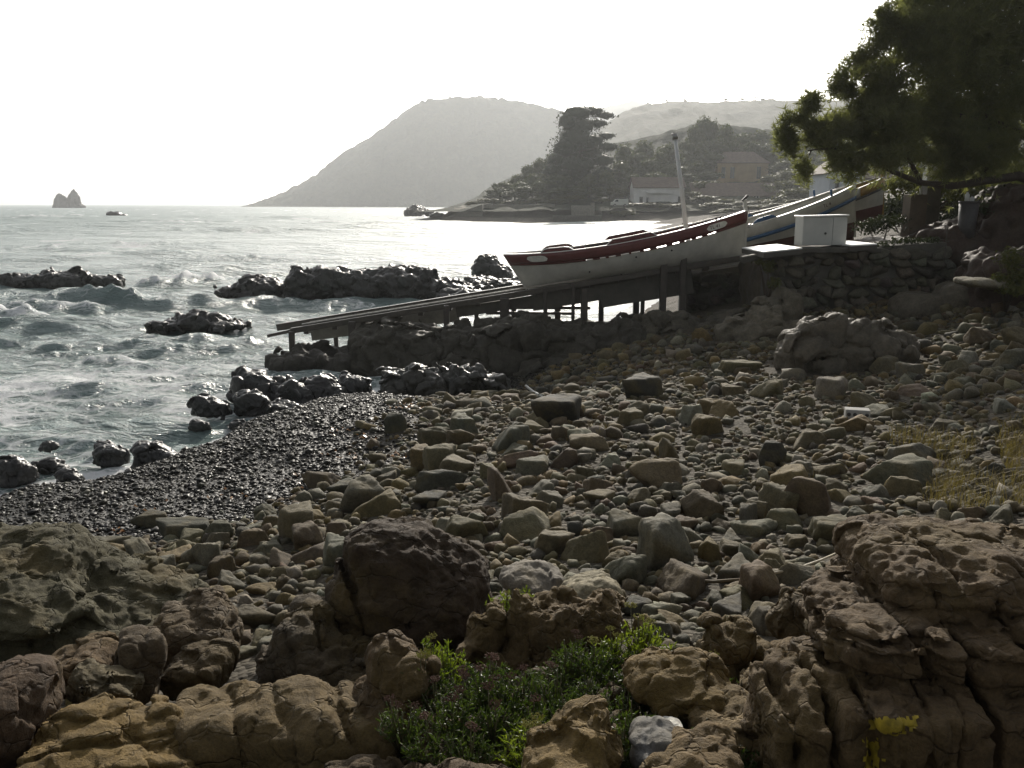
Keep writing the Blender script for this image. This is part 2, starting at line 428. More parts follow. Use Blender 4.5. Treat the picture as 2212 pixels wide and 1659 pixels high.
def largest(V, F):
    """keep the biggest connected piece"""
    lab = np.arange(len(V)); 
    for _ in range(200):
        m = lab[F].min(1); new = lab.copy()
        for k in range(F.shape[1]): np.minimum.at(new, F[:, k], m)
        new = new[new]; new = new[new]
        if (new == lab).all(): break
        lab = new
    u, c = np.unique(lab, return_counts=True)
    if len(u) == 1: return V, F
    keep = lab == u[np.argmax(c)]; idx = np.cumsum(keep)-1
    return V[keep], idx[F[keep[F[:, 0]]]]
def vnormals(V, F):
    a = V[F[:, 2]]-V[F[:, 0]]; b = V[F[:, 3 if F.shape[1] > 3 else 1]]-V[F[:, 1 if F.shape[1] > 3 else 0]]
    fn = np.cross(a, b); n = np.zeros_like(V)
    for k in range(F.shape[1]): np.add.at(n, F[:, k], fn)
    return n/np.maximum(np.linalg.norm(n, axis=1, keepdims=True), 1e-12)

def E(u, v, d, ru, rv, rd, p=2.5, roll=0, yaw=0, pit=0, neg=False):
    """a rounded block centred on the sight line u,v at distance d; half sizes ru, rv in photo pixels, rd in metres"""
    fr = rd*(.45 if p > 3.3 else .2) if d < 6 else 0
    c = P(u, v, d-fr)+np.array([0, fr, 0]); s = (d-fr)/FPX*1.03
    M = Euler((R(pit), R(-roll), R(yaw))).to_matrix()
    return dict(c=c, r=np.array([ru*s, rd, rv*s]), p=p, M=np.array(M), neg=neg)
def F_(u, v, f, ru, rv, rd, p=5, roll=0, yaw=0, pit=0):
    """like E, but f is the distance of the front face"""
    c = P(u, v, f)+np.array([0, rd, 0]); s = f/FPX*1.03
    return dict(c=c, r=np.array([ru*s, rd, rv*s]), p=p, M=np.array(Euler((R(pit), R(-roll), R(yaw))).to_matrix()), neg=False)
def W(x, y, z, rx, ry, rz, p=2.5, roll=0, yaw=0, pit=0, neg=False):
    return dict(c=np.array([x, y, z]), r=np.array([rx, ry, rz]), p=p, M=np.array(Euler((R(pit), R(-roll), R(yaw))).to_matrix()), neg=neg)
def blob_sdf(q, b):
    l = np.abs((q-b['c'])@b['M'])/b['r']
    p = np.float32(b['p']); l = np.maximum(l.astype(np.float32), 1e-5)
    lp = np.power(l, p); S_ = lp.sum(1); k = np.power(S_, 1/p)
    g = lp/l/b['r'].astype(np.float32)
    gn = np.sqrt((g*g).sum(1))/S_*k
    return np.clip((k-1)/np.maximum(gn, 1e-6), -float(b['r'].min()), 9.0)
CG, SG, FG = 1.9, 1.5, 1.35
def rock_mesh(name, blobs, mt, h, k=0.06, noise=(0.05, 2.5), fine=(0.012, 9), strata=None, cracks=(), pits=None, cells=None, seed=0, keep=None):
    lo = np.min([b['c']-b['r'].max()*1.12 if abs(b['M'][0, 0]) < .999 or abs(b['M'][2, 2]) < .999 else b['c']-b['r']*1.12 for b in blobs if not b['neg']], 0)-0.06-noise[0]
    hi = np.max([b['c']+b['r'].max()*1.12 if abs(b['M'][0, 0]) < .999 or abs(b['M'][2, 2]) < .999 else b['c']+b['r']*1.12 for b in blobs if not b['neg']], 0)+0.06+noise[0]
    st = 5
    nc = np.ceil((hi-lo)/(h*st)).astype(int)+1
    n = nc*st
    def base(g):
        s = None
        for b in blobs:
            if b['neg']: continue
            e = blob_sdf(g, b)
            if s is None: s = e
            else:
                t = np.clip(0.5+0.5*(s-e)/k, 0, 1); s = s*(1-t)+e*t-k*t*(1-t)
        for b in blobs:
            if b['neg']:
                e = -blob_sdf(g, b); kk = k*.5
                t = np.clip(0.5-0.5*(s-e)/kk, 0, 1); s = s*(1-t)+e*t+kk*t*(1-t)
        return s
    gc = np.stack(np.meshgrid(*[lo[i]+h*(st*np.arange(nc[i])+(st-1)/2) for i in range(3)], indexing='ij'), -1).reshape(-1, 3)
    sc = base(gc).reshape(nc)
    full = sc.repeat(st, 0).repeat(st, 1).repeat(st, 2)
    mk = (np.abs(sc) < noise[0]*1.3+0.02+(cells[0]*2.0 if cells else 0)+h*st*0.87).repeat(st, 0).repeat(st, 1).repeat(st, 2)
    ii = np.nonzero(mk.ravel())[0]
    iz = ii % n[2]; iy = (ii//n[2]) % n[1]; ix = ii//(n[2]*n[1])
    q = lo+h*np.stack([ix, iy, iz], -1)
    e = base(q)
    full = np.where(full > 0, 1.0, -1.0).ravel()
    e = e+noise[0]*fbm(q*noise[1]+seed*3.7, 3, seed)
    if cells:            # broken-block relief
        wq = q*cells[1]+0.22*np.stack([vnoise(q*3, 7), vnoise(q*3, 8), vnoise(q*3, 9)], -1)
        fv, edge = facets(wq, seed)
        e = e+CG*cells[0]*(1.6*fv+0.5*np.clip(1-edge*7, 0, 1))
    if strata:           # ledges and grooves along a direction
        for (dx, sc, am, sharp) in strata:
            dx = np.array(dx, float); dx /= np.linalg.norm(dx)
            t = q@dx*sc+0.45*vnoise(q*1.7+seed, seed+40)+0.2*vnoise(q*5+seed, seed+41)
            fr = np.abs(t-np.floor(t)-.5)*2
            amp = am*(0.5+0.5*np.clip(vnoise(q*2.1+9, seed+44)+.6, 0, 1.5))
            e = e+SG*amp*(fr**sharp)
    for (pt, nrm, wd, dp, *lim) in cracks:
        nrm = np.array(nrm, float); nrm /= np.linalg.norm(nrm)
        t = (q-np.array(pt))@nrm+0.025*vnoise(q*4, 60)+0.01*vnoise(q*13, 61)
        g_ = dp*np.exp(-(t/wd)**2)
        if lim: g_ = g_*np.clip((q[:, 2]-lim[0])/.02+.5, 0, 1)*np.clip((lim[1]-q[:, 2])/.02+.5, 0, 1)
        e = e+g_
    full[ii] = e
    V, F = surface_nets(full.reshape(n), lo, h)
    V, F = largest(V, F)
    nrm = vnormals(V, F)
    dsp = fine[0]*fbm(V*fine[1]+seed, 4, seed+20, 0.55)
    fv, edge = facets(V*fine[1]*.55, seed+5); dsp = dsp+fine[0]*.9*fv
    if pits:
        c1, c2 = worley(V*pits[1], seed+3)
        m = np.clip((nrm[:, 2]-pits[2])*3, 0, 1)*np.clip(vnoise(V*2.3, seed+50)*1.5+.8, 0, 1)
        dsp = dsp-pits[0]*m*np.clip(1-c1*2.0, 0, 1)**.7
    V = V+FG*nrm*dsp[:, None]
    return mesh(name, V, F, mt), V, F
ROCKS = []      # footprints: x, y, r
LAND = []       # landmarks for the labels of the loose stones
def foot(V):
    # remember what stands where so that loose stones keep clear
    z0 = ground0(V[:, 0], V[:, 1]); m = V[:, 2] > z0-0.02
    if m.sum() < 5: return
    c = np.round(V[m][:, :2]/0.12).astype(int)
    for a in np.unique(c, axis=0): ROCKS.append((a[0]*0.12, a[1]*0.12, 0.10))
def rock(name, label, cat, blobs, colr, mt, h, group=None, land=None, **k):
    if mt is M_SAND and 'cells' not in k: k['cells'] = (.008, 6.5)
    me, V, F = rock_mesh(name, blobs, mt, h, **k)
    c = (V.min(0)+V.max(0))/2; c[2] = V[:, 2].min()
    me.transform(Matrix.Translation(-Vector(c)))
    o = obj(name, me, None, Vector(c)); o.color = (*(np.array(colr)*(np.array((.52, .475, .37)) if mt is M_SAND else .9)), 1)
    tag(o, label, cat, group)
    foot(V)
    if land:
        u, v = proj(np.array([c[0], c[1], V[:, 2].mean()])); LAND.append((land, c[0], c[1], max(np.ptp(V[:, 0]), np.ptp(V[:, 1]))/2))
    return o, V, F
# ------------------------------------------------------------------ foreground outcrops and boulders
BROWN = (0.17, 0.12, 0.075); OCHRE = (0.26, 0.185, 0.07); GREY = (0.21, 0.20, 0.17); OLIVE = (0.19, 0.17, 0.105); RED = (0.15, 0.085, 0.06); DARK = (0.07, 0.065, 0.055)
# A big dark pitted boulder
rock('boulder', 'big dark reddish boulder with a pitted crest behind the samphire', 'boulder',
     [E(880, 1318, 4.2, 172, 112, .34, 2.8, 3), E(860, 1215, 4.25, 118, 72, .26, 2.3, -4), E(975, 1265, 4.2, 75, 85, .25, 2.5, -32), E(752, 1320, 4.15, 45, 100, .22, 2.6), E(790, 1200, 4.2, 50, 50, .2, 2.2),
      E(880, 1395, 4.25, 190, 50, .3, 3)],
     (0.085, 0.060, 0.040), M_SAND, 0.0105, k=.07, noise=(.035, 3.2), fine=(.010, 12), pits=(.016, 21, .45), cracks=[(P(760, 1290, 4), (1, .2, .25), .012, .05), (P(740, 1350, 4), (.2, .1, 1), .014, .03)], cells=(.003, 6), seed=2, land='the big dark pitted boulder')
# K rounded base under it
rock('rock_outcrop', 'grey knobbly rock footing under the left side of the dark boulder', 'rock',
     [E(640, 1440, 3.85, 62, 115, .2, 2.6, -8), E(720, 1455, 3.8, 95, 62, .25, 2.4, -6), E(600, 1440, 3.8, 36, 60, .2, 2.2), E(800, 1450, 3.8, 85, 45, .25, 2.5), E(700, 1500, 3.7, 120, 50, .3, 2.5), E(655, 1345, 3.95, 45, 28, .18, 2.2, 10)],
     (0.14, .115, .085), M_SAND, 0.0105, k=.05, noise=(.03, 5), strata=[((1, .2, .35), 9, 0.0165, 4)], cells=(0.0108, 9), seed=5, land='the dark boulder footing')
# B left slab
rock('rock_slab', 'broad grey green rock slab sloping down to the right at the left edge', 'rock',
     [E(150, 1318, 5.45, 290, 52, .55, 3, -15, 0, 10), E(-40, 1270, 5.4, 190, 70, .6, 3, -2, 0, 8), E(60, 1420, 5.45, 260, 90, .45, 3.2, -4), E(320, 1400, 5.3, 100, 50, .35, 2.8, -10), E(110, 1450, 5.0, 230, 50, .3, 3), E(20, 1335, 5.0, 140, 30, .3, 3, -6)],
     (0.135, .13, .085), M_SAND, 0.0145, k=.10, noise=(.035, 2.0), fine=(.013, 9), strata=[((.3, -.25, 1), 8, 0.012, 5)], cells=(.010, 5), cracks=[(P(150, 1345, 4.4), (.25, .1, 1), .02, .08)], seed=8, land='the sloping slab')
# C block
rock('boulder', 'flat topped block leaning against the end of the sloping slab', 'boulder',
     [E(408, 1385, 4.25, 82, 62, .24, 4.2, 14, 12, 10), E(440, 1400, 4.2, 55, 55, .2, 4, 8)], (0.17, .13, .085), M_SAND, 0.009, k=.04, noise=(.02, 4), fine=(.006, 12), strata=[((.3, .2, 1), 10, 0.0088, 5)], seed=11, land='the flat topped block')
# D wedge
rock('boulder', 'upright wedge shaped stone with its lit edge facing right', 'boulder',
     [E(296, 1440, 3.75, 36, 82, .13, 3.2, 12, 18), E(325, 1425, 3.78, 20, 62, .1, 3.5, -3, 25), E(285, 1480, 3.75, 45, 40, .14, 3)], (0.17, .135, .095), M_SAND, 0.008, k=.035, noise=(.015, 5), fine=(.005, 14), cells=(0.0072, 7), seed=13, land='the upright wedge stone')
rock('boulder', 'dark squat boulder between the upright wedge and the pebble gap', 'boulder',
     [E(425, 1450, 3.95, 68, 46, .2, 2.8, 8), E(460, 1425, 3.98, 32, 24, .13, 2.6), E(390, 1475, 3.95, 35, 30, .15, 2.5)], (0.15, .115, .07), M_SAND, 0.009, noise=(.02, 4), seed=15)
rock('boulder', 'brown angular boulder at the foot of the sloping slab', 'boulder',
     [E(155, 1455, 3.75, 80, 50, .2, 3, 12, -10), E(215, 1425, 3.8, 40, 22, .13, 2.6, -22), E(100, 1475, 3.75, 34, 40, .16, 3)], (0.19, .13, .07), M_SAND, 0.009, noise=(.02, 4), cells=(0.0084, 6), seed=17)
rock('boulder', 'pale faceted boulder with stepped edge before the brown one', 'boulder',
     [E(205, 1500, 3.5, 58, 42, .17, 3.2, -10, 25), E(245, 1500, 3.5, 42, 28, .14, 4, -28, 20), E(185, 1478, 3.5, 26, 26, .12, 3)], (0.20, .175, .12), M_SAND, 0.008, noise=(.014, 5), strata=[((.5, .3, .8), 13, 0.0083, 4)], seed=19, land='the pale faceted boulder')
rock('boulder', 'dark smooth dome of rock cut by the left edge', 'boulder',
     [E(5, 1580, 3.1, 75, 125, .3, 2.4, -14), E(-60, 1620, 3.1, 110, 130, .35, 2.6)], (0.12, .08, .05), M_SAND, 0.010, noise=(.02, 2.5), fine=(.006, 12), seed=21)
# I bottom left outcrop
rock('rock_outcrop', 'ochre rock platform with curved bedding cracks in the bottom left', 'rock',
     [E(200, 1682, 2.95, 185, 75, .30, 2.8, 0, 0, 10), E(255, 1602, 3.25, 100, 28, .2, 3, -4), E(120, 1612, 3.2, 45, 34, .16, 2.4), E(300, 1632, 3.05, 80, 35, .22, 2.8, -6), E(150, 1762, 2.7, 200, 80, .3, 3), E(105, 1582, 3.25, 20, 24, .1, 2.2), E(330, 1732, 2.8, 90, 60, .2, 2.6)],
     OCHRE, M_SAND, 0.0095, k=.03, noise=(.03, 3.5), fine=(.007, 12), strata=[((-.25, .55, 1), 8.5, 0.0209, 7)], cells=(0.0108, 5.0), seed=23, land='the cracked ochre platform')
# J ribbed outcrop
rock('rock_outcrop', 'ochre outcrop with a lit flat top and drooping vertical ribs', 'rock',
     [E(470, 1616, 3.2, 118, 100, .26, 3.2, 8), E(640, 1626, 3.15, 150, 110, .25, 3.4, 0), E(545, 1541, 3.4, 165, 26, .2, 3, 3), E(740, 1556, 3.25, 90, 50, .2, 3, 6), E(430, 1706, 3.05, 100, 80, .25, 3), E(640, 1726, 3.0, 170, 90, .25, 3), E(800, 1646, 3.1, 80, 110, .2, 3, -10), E(385, 1586, 3.2, 40, 70, .2, 2.6, 10)],
     (0.215, .16, .08), M_SAND, 0.0105, k=.06, noise=(.03, 2.6), fine=(.006, 13), strata=[((1, .5, .12), 5.0, 0.030, 4.5)], cells=(.003, 5), seed=27, land='the ribbed outcrop')
rock('rock_outcrop', 'tall brown rock spike between the ribbed outcrop and the samphire', 'rock',
     [E(850, 1492, 3.2, 40, 105, .14, 2.4, 8), E(835, 1437, 3.2, 24, 45, .09, 2.2, 3), E(882, 1447, 3.15, 26, 34, .1, 2.3, -20), E(860, 1582, 3.1, 75, 90, .17, 2.6, 10), E(800, 1512, 3.25, 42, 30, .15, 2.5, 22), E(905, 1512, 3.1, 30, 80, .12, 2.5, -8)],
     (0.185, .13, .075), M_SAND, 0.009, k=.05, noise=(.025, 4), strata=[((1, .3, -.2), 9, 0.0165, 4)], seed=29, land='the brown rock spike')
# L pillars and plateau
rock('rock_outcrop', 'row of rounded rock pillars and a spiked ochre ledge behind the samphire', 'rock',
     [E(1068, 1365, 3.75, 34, 72, .13, 2.6, -2), E(1035, 1385, 3.7, 28, 52, .12, 2.4), E(1130, 1365, 3.7, 36, 82, .12, 2.6, 4), E(1118, 1315, 3.72, 16, 48, .07, 2.2, 6), E(1200, 1380, 3.75, 85, 66, .2, 3.4, -3), E(1295, 1355, 3.75, 48, 66, .16, 2.6, -8), E(1160, 1330, 3.75, 50, 24, .13, 2.5, -30), E(1170, 1430, 3.7, 150, 50, .2, 3), E(1310, 1310, 3.85, 32, 24, .12, 2.4), E(1005, 1420, 3.6, 26, 38, .1, 2.3)],
     (0.20, .145, .075), M_SAND, 0.0098, k=.04, noise=(.025, 4.5), fine=(.008, 12), strata=[((1, .3, 0.1), 8, 0.0165, 4)], pits=(.02, 22, .4), seed=31, land='the spiked ledge')
rock('boulder', 'smooth pale half dome stone just past the spiked ledge', 'boulder', [E(1275, 1288, 4.4, 66, 30, .2, 2.5, 12)], (0.22, .19, .12), M_STONE, 0.01, noise=(.015, 4), seed=33)
rock('boulder', 'rounded grey brown boulder right of the dark pitted boulder', 'boulder', [E(1145, 1262, 4.7, 68, 26, .2, 2.3, -8)], (0.17, .15, .12), M_STONE, 0.011, noise=(.015, 4), seed=34)
# N-S rocks among plants
rock('boulder', 'rounded ochre boulder overgrown on its left by samphire', 'boulder',
     [E(1480, 1500, 2.95, 88, 50, .2, 2.6, -6), E(1405, 1475, 3.0, 55, 28, .16, 2.5, -4), E(1530, 1520, 2.95, 55, 50, .18, 2.5)], OCHRE, M_SAND, 0.0085, noise=(.018, 4), strata=[((0, .4, 1), 10, 0.0066, 5)], seed=37, land='the ochre boulder in the samphire')
rock('rock_outcrop', 'cone shaped ochre rock with a blunt flat tip', 'rock',
     [E(1562, 1450, 3.35, 58, 95, .17, 2.2, -5), E(1545, 1372, 3.35, 26, 42, .09, 2.6, 8), E(1590, 1400, 3.36, 26, 60, .1, 2.4, -24), E(1570, 1520, 3.3, 70, 60, .18, 2.6)],
     (0.20, .145, .07), M_SAND, 0.0088, k=.06, noise=(.02, 4), fine=(.006, 14), strata=[((0, .2, 1), 9, 0.0077, 5)], seed=39, land='the blunt cone rock')
rock('rock_outcrop', 'small horn shaped ochre rock among grey stones near the big outcrop', 'rock',
     [E(1720, 1360, 3.8, 50, 45, .15, 2.4), E(1725, 1312, 3.8, 28, 36, .1, 2.2, -12), E(1690, 1345, 3.8, 18, 26, .08, 2.2, 10), E(1745, 1345, 3.8, 30, 45, .11, 2.3, -18)], (0.19, .145, .08), M_SAND, 0.0088, k=.05, noise=(.02, 5), seed=41, land='the small horn rock')
rock('rock_outcrop', 'twisted pitted rock knob at the left corner of the big outcrop', 'rock',
     [E(1808, 1335, 3.6, 40, 34, .14, 2.4, 12), E(1830, 1310, 3.6, 24, 24, .1, 2.3), E(1798, 1372, 3.5, 40, 30, .13, 2.4, 20)], (0.19, .15, .085), M_SAND, 0.0082, k=.04, noise=(.025, 7), pits=(.03, 20, -.2), seed=43)
rock('boulder', 'round ochre boulder with curved cracks beside the blunt cone', 'boulder',
     [E(1655, 1425, 3.35, 40, 36, .13, 2.3), E(1715, 1432, 3.4, 48, 28, .14, 2.5, -8), E(1690, 1455, 3.35, 40, 24, .12, 2.4)], (0.23, .165, .085), M_SAND, 0.0082, k=.025, noise=(.014, 5), strata=[((-.6, .4, .9), 13, 0.0088, 5)], seed=45)
rock('rock_slab', 'pale lumpy rock step lying between the two bottom slabs and the outcrop', 'rock',
     [E(1685, 1525, 2.95, 74, 45, .2, 2.9, 6), E(1660, 1570, 2.8, 50, 40, .17, 2.7), E(1655, 1495, 3.05, 45, 24, .14, 2.4)], (0.26, .2, .115), M_SAND, 0.0082, k=.04, noise=(.018, 5), cells=(0.0072, 6), seed=47)
rock('rock_slab', 'pale rounded rock slab right of the white stone', 'rock',
     [E(1565, 1580, 2.75, 75, 48, .18, 2.6, 4), E(1520, 1570, 2.8, 40, 30, .14, 2.4), E(1620, 1585, 2.75, 34, 45, .14, 2.5)], (0.25, .19, .105), M_SAND, 0.0078, k=.04, noise=(.016, 5), cells=(0.0060, 6), seed=49, land='the pale rounded slab')
rock('boulder', 'two lobed ochre boulder at the bottom below the samphire', 'boulder',
     [E(1258, 1600, 2.5, 66, 70, .15, 2.5, 5), E(1175, 1640, 2.45, 58, 40, .14, 2.4, 14), E(1310, 1625, 2.5, 35, 45, .12, 2.4), E(1230, 1690, 2.35, 110, 60, .16, 2.8)], OCHRE, M_SAND, 0.0078, k=.03, noise=(.018, 5), seed=51, land='the two lobed boulder')
rock('boulder', 'blue grey smooth boulder at the bottom beside the two lobed one', 'boulder', [E(1415, 1630, 2.5, 54, 45, .14, 2.5)], (0.15, .145, .135), M_STONE, 0.0078, noise=(.01, 5), seed=53)
rock('boulder', 'white weathered stone resting above the blue grey boulder', 'stone', [E(1450, 1578, 2.7, 26, 15, .06, 2.6, 8)], (0.6, .58, .52), M_STONE, 0.006, noise=(.006, 9), fine=(.003, 25), seed=55)
rock('rock_outcrop', 'low ochre rock hump with a wavy lit edge at the bottom centre right', 'rock',
     [E(1510, 1655, 2.4, 80, 42, .14, 2.6, -4), E(1470, 1625, 2.45, 32, 24, .1, 2.3, 20), E(1560, 1650, 2.4, 50, 30, .13, 2.4), E(1500, 1720, 2.25, 120, 60, .16, 2.6)], (0.22, .155, .075), M_SAND, 0.0078, k=.04, noise=(.02, 5), seed=57)
rock('rock_outcrop', 'shaded brown rock mound under the lower samphire', 'rock',
     [E(1010, 1720, 2.6, 150, 60, .2, 2.6), E(1180, 1640, 2.85, 130, 50, .25, 2.6), E(1330, 1610, 2.9, 110, 40, .2, 2.5), E(960, 1640, 2.9, 70, 60, .2, 2.5), E(1050, 1780, 2.35, 200, 80, .2, 2.8), E(1230, 1530, 3.2, 150, 40, .2, 2.6), E(760, 1720, 2.65, 110, 50, .16, 2.5)], (0.13, .095, .055), M_SAND, 0.0115, k=.08, noise=(.04, 4), seed=59)
# T big right outcrop
ZB = float(P(1960, 1533, 2.3)[2])
VY = (1, .05, .03); HZ = (.05, .12, 1)
T_OUT = rock('rock_outcrop', 'big brown outcrop split into blocks by cracks and marked in yellow', 'rock',
     [E(2051, 1323, 3.02, 185, 140, .40, 3.4, -2), E(1961, 1240, 3.05, 90, 66, .25, 2.6, 18), E(2166, 1246, 3.1, 130, 78, .35, 2.8, -6), E(1901, 1313, 3.0, 46, 105, .2, 2.6, -4), E(2266, 1328, 3.0, 90, 150, .4, 3),
      F_(1921, 1456, 2.46, 96, 64, .30, 6, -3), F_(2064, 1464, 2.44, 42, 66, .3, 6), F_(2186, 1464, 2.43, 76, 70, .3, 6), F_(2316, 1464, 2.43, 60, 80, .3, 6), F_(1976, 1402, 2.55, 118, 30, .3, 5, -2), F_(2146, 1399, 2.53, 60, 34, .3, 5), F_(2266, 1399, 2.5, 80, 40, .3, 5),
      E(1816, 1494, 2.72, 52, 62, .16, 3), E(1861, 1399, 2.95, 46, 26, .16, 2.3, 20), E(1788, 1559, 2.6, 30, 60, .1, 2.8),
      F_(1708, 1629, 2.36, 40, 84, .2, 3.4, -5), F_(1780, 1629, 2.32, 48, 84, .25, 4, 4), F_(1866, 1628, 2.28, 44, 88, .3, 6), F_(1976, 1632, 2.26, 92, 90, .3, 9), F_(2106, 1636, 2.27, 66, 92, .3, 8), F_(2231, 1638, 2.29, 78, 94, .3, 8),
      F_(1816, 1774, 2.2, 130, 80, .3, 4), F_(2076, 1784, 2.2, 170, 80, .3, 4),
      E(1931, 1273, 2.64, 34, 22, .12, 2.2, 0, 0, 0, True), E(2014, 1240, 2.66, 12, 10, .10, 2.2, 0, 0, 0, True)],
     (0.18, 0.128, .075), M_SAND, 0.0092, k=.022, noise=(.018, 3.4), fine=(.008, 11), pits=(.016, 15, .35), cells=(.007, 5),
     cracks=[(P(2005, 1300, 2.6), (1, .3, .05), .012, .035, 2.45, 3), (P(2140, 1300, 2.6), (1, .2, -.35), .014, .045, 2.45, 3), (P(2060, 1330, 2.6), (0, .1, 1), .012, .03)]
     +[(P(u, 1600, 2.28), (1, 0, sk), w_, dp, 1.5, ZB) for u, sk, w_, dp in ((1728, .1, .008, .035), (1812, -.05, .009, .04), (1880, .0, .007, .03), (1950, .05, .005, .018), (2018, 0, .008, .04), (2085, -.04, .007, .03), (2172, .06, .009, .045))]
     +[(P(u, 1460, 2.45), (1, 0, sk), w_, dp, ZB, 2.46) for u, sk, w_, dp in ((2005, .0, .008, .04), (2092, -.05, .008, .045), (1860, .1, .006, .02), (2240, .1, .009, .04))]
     +[(P(1960, 1533, 2.3), (.02, .1, 1), .009, .045), (P(1960, 1428, 2.45), (.06, .1, 1), .008, .03), (P(2060, 1372, 2.55), (-.03, .1, 1), .008, .03)],
     seed=61, land='the big cracked outcrop')
def paint_mark():
    o, V, F = T_OUT
    c = V[F].mean(1); nr = vnormals(V, F); u, v = proj(c)
    nz = vnoise(c*60, 3); nz2 = vnoise(c*25, 4)
    uu = u+10*nz+8*nz2; vv = v+8*nz2+7*vnoise(c*60, 8)
    from mathutils.bvhtree import BVHTree
    cand = np.nonzero((u > 1850) & (u < 2000) & (v > 1520))[0]
    T = BVHTree.FromPolygons([tuple(p) for p in V], [tuple(f) for f in F.tolist()])
    eye = Vector((0, 0, HC)); vis = np.zeros(len(F), bool)
    for i in cand:
        d = Vector(c[i])-eye; hit = T.ray_cast(eye, d.normalized())
        vis[i] = hit[0] is not None and (hit[0]-eye).length > d.length-.02
    a = (uu > 1878) & (uu < 1982) & (vv > 1541+.1*(u-1878)) & (vv < 1574+.08*(u-1878))
    b = (uu > 1872) & (uu < 1898) & (vv > 1602) & (vv < 1675)
    print('paint', len(cand), vis.sum(), (a & vis).sum(), (b & vis).sum()); vis &= vnoise(c*90, 12) > -.62
    for m in (a, b):
        f = F[m & vis]
        if len(f) < 4: continue
        ids, inv = np.unique(f, return_inverse=True)
        me = mesh('paint_mark', V[ids]+nr[ids]*0.0022-np.array(o.location), inv.reshape(-1, 4), M_PAINT)
        pm = obj('paint_mark', me, o); pm['kind'] = 'stuff'
M_PAINT = plain('yellow_paint', (0.34, 0.25, 0.02), 0.75, 0.6, 22)
paint_mark()
print('foreground', round(time.time()-T0, 1))
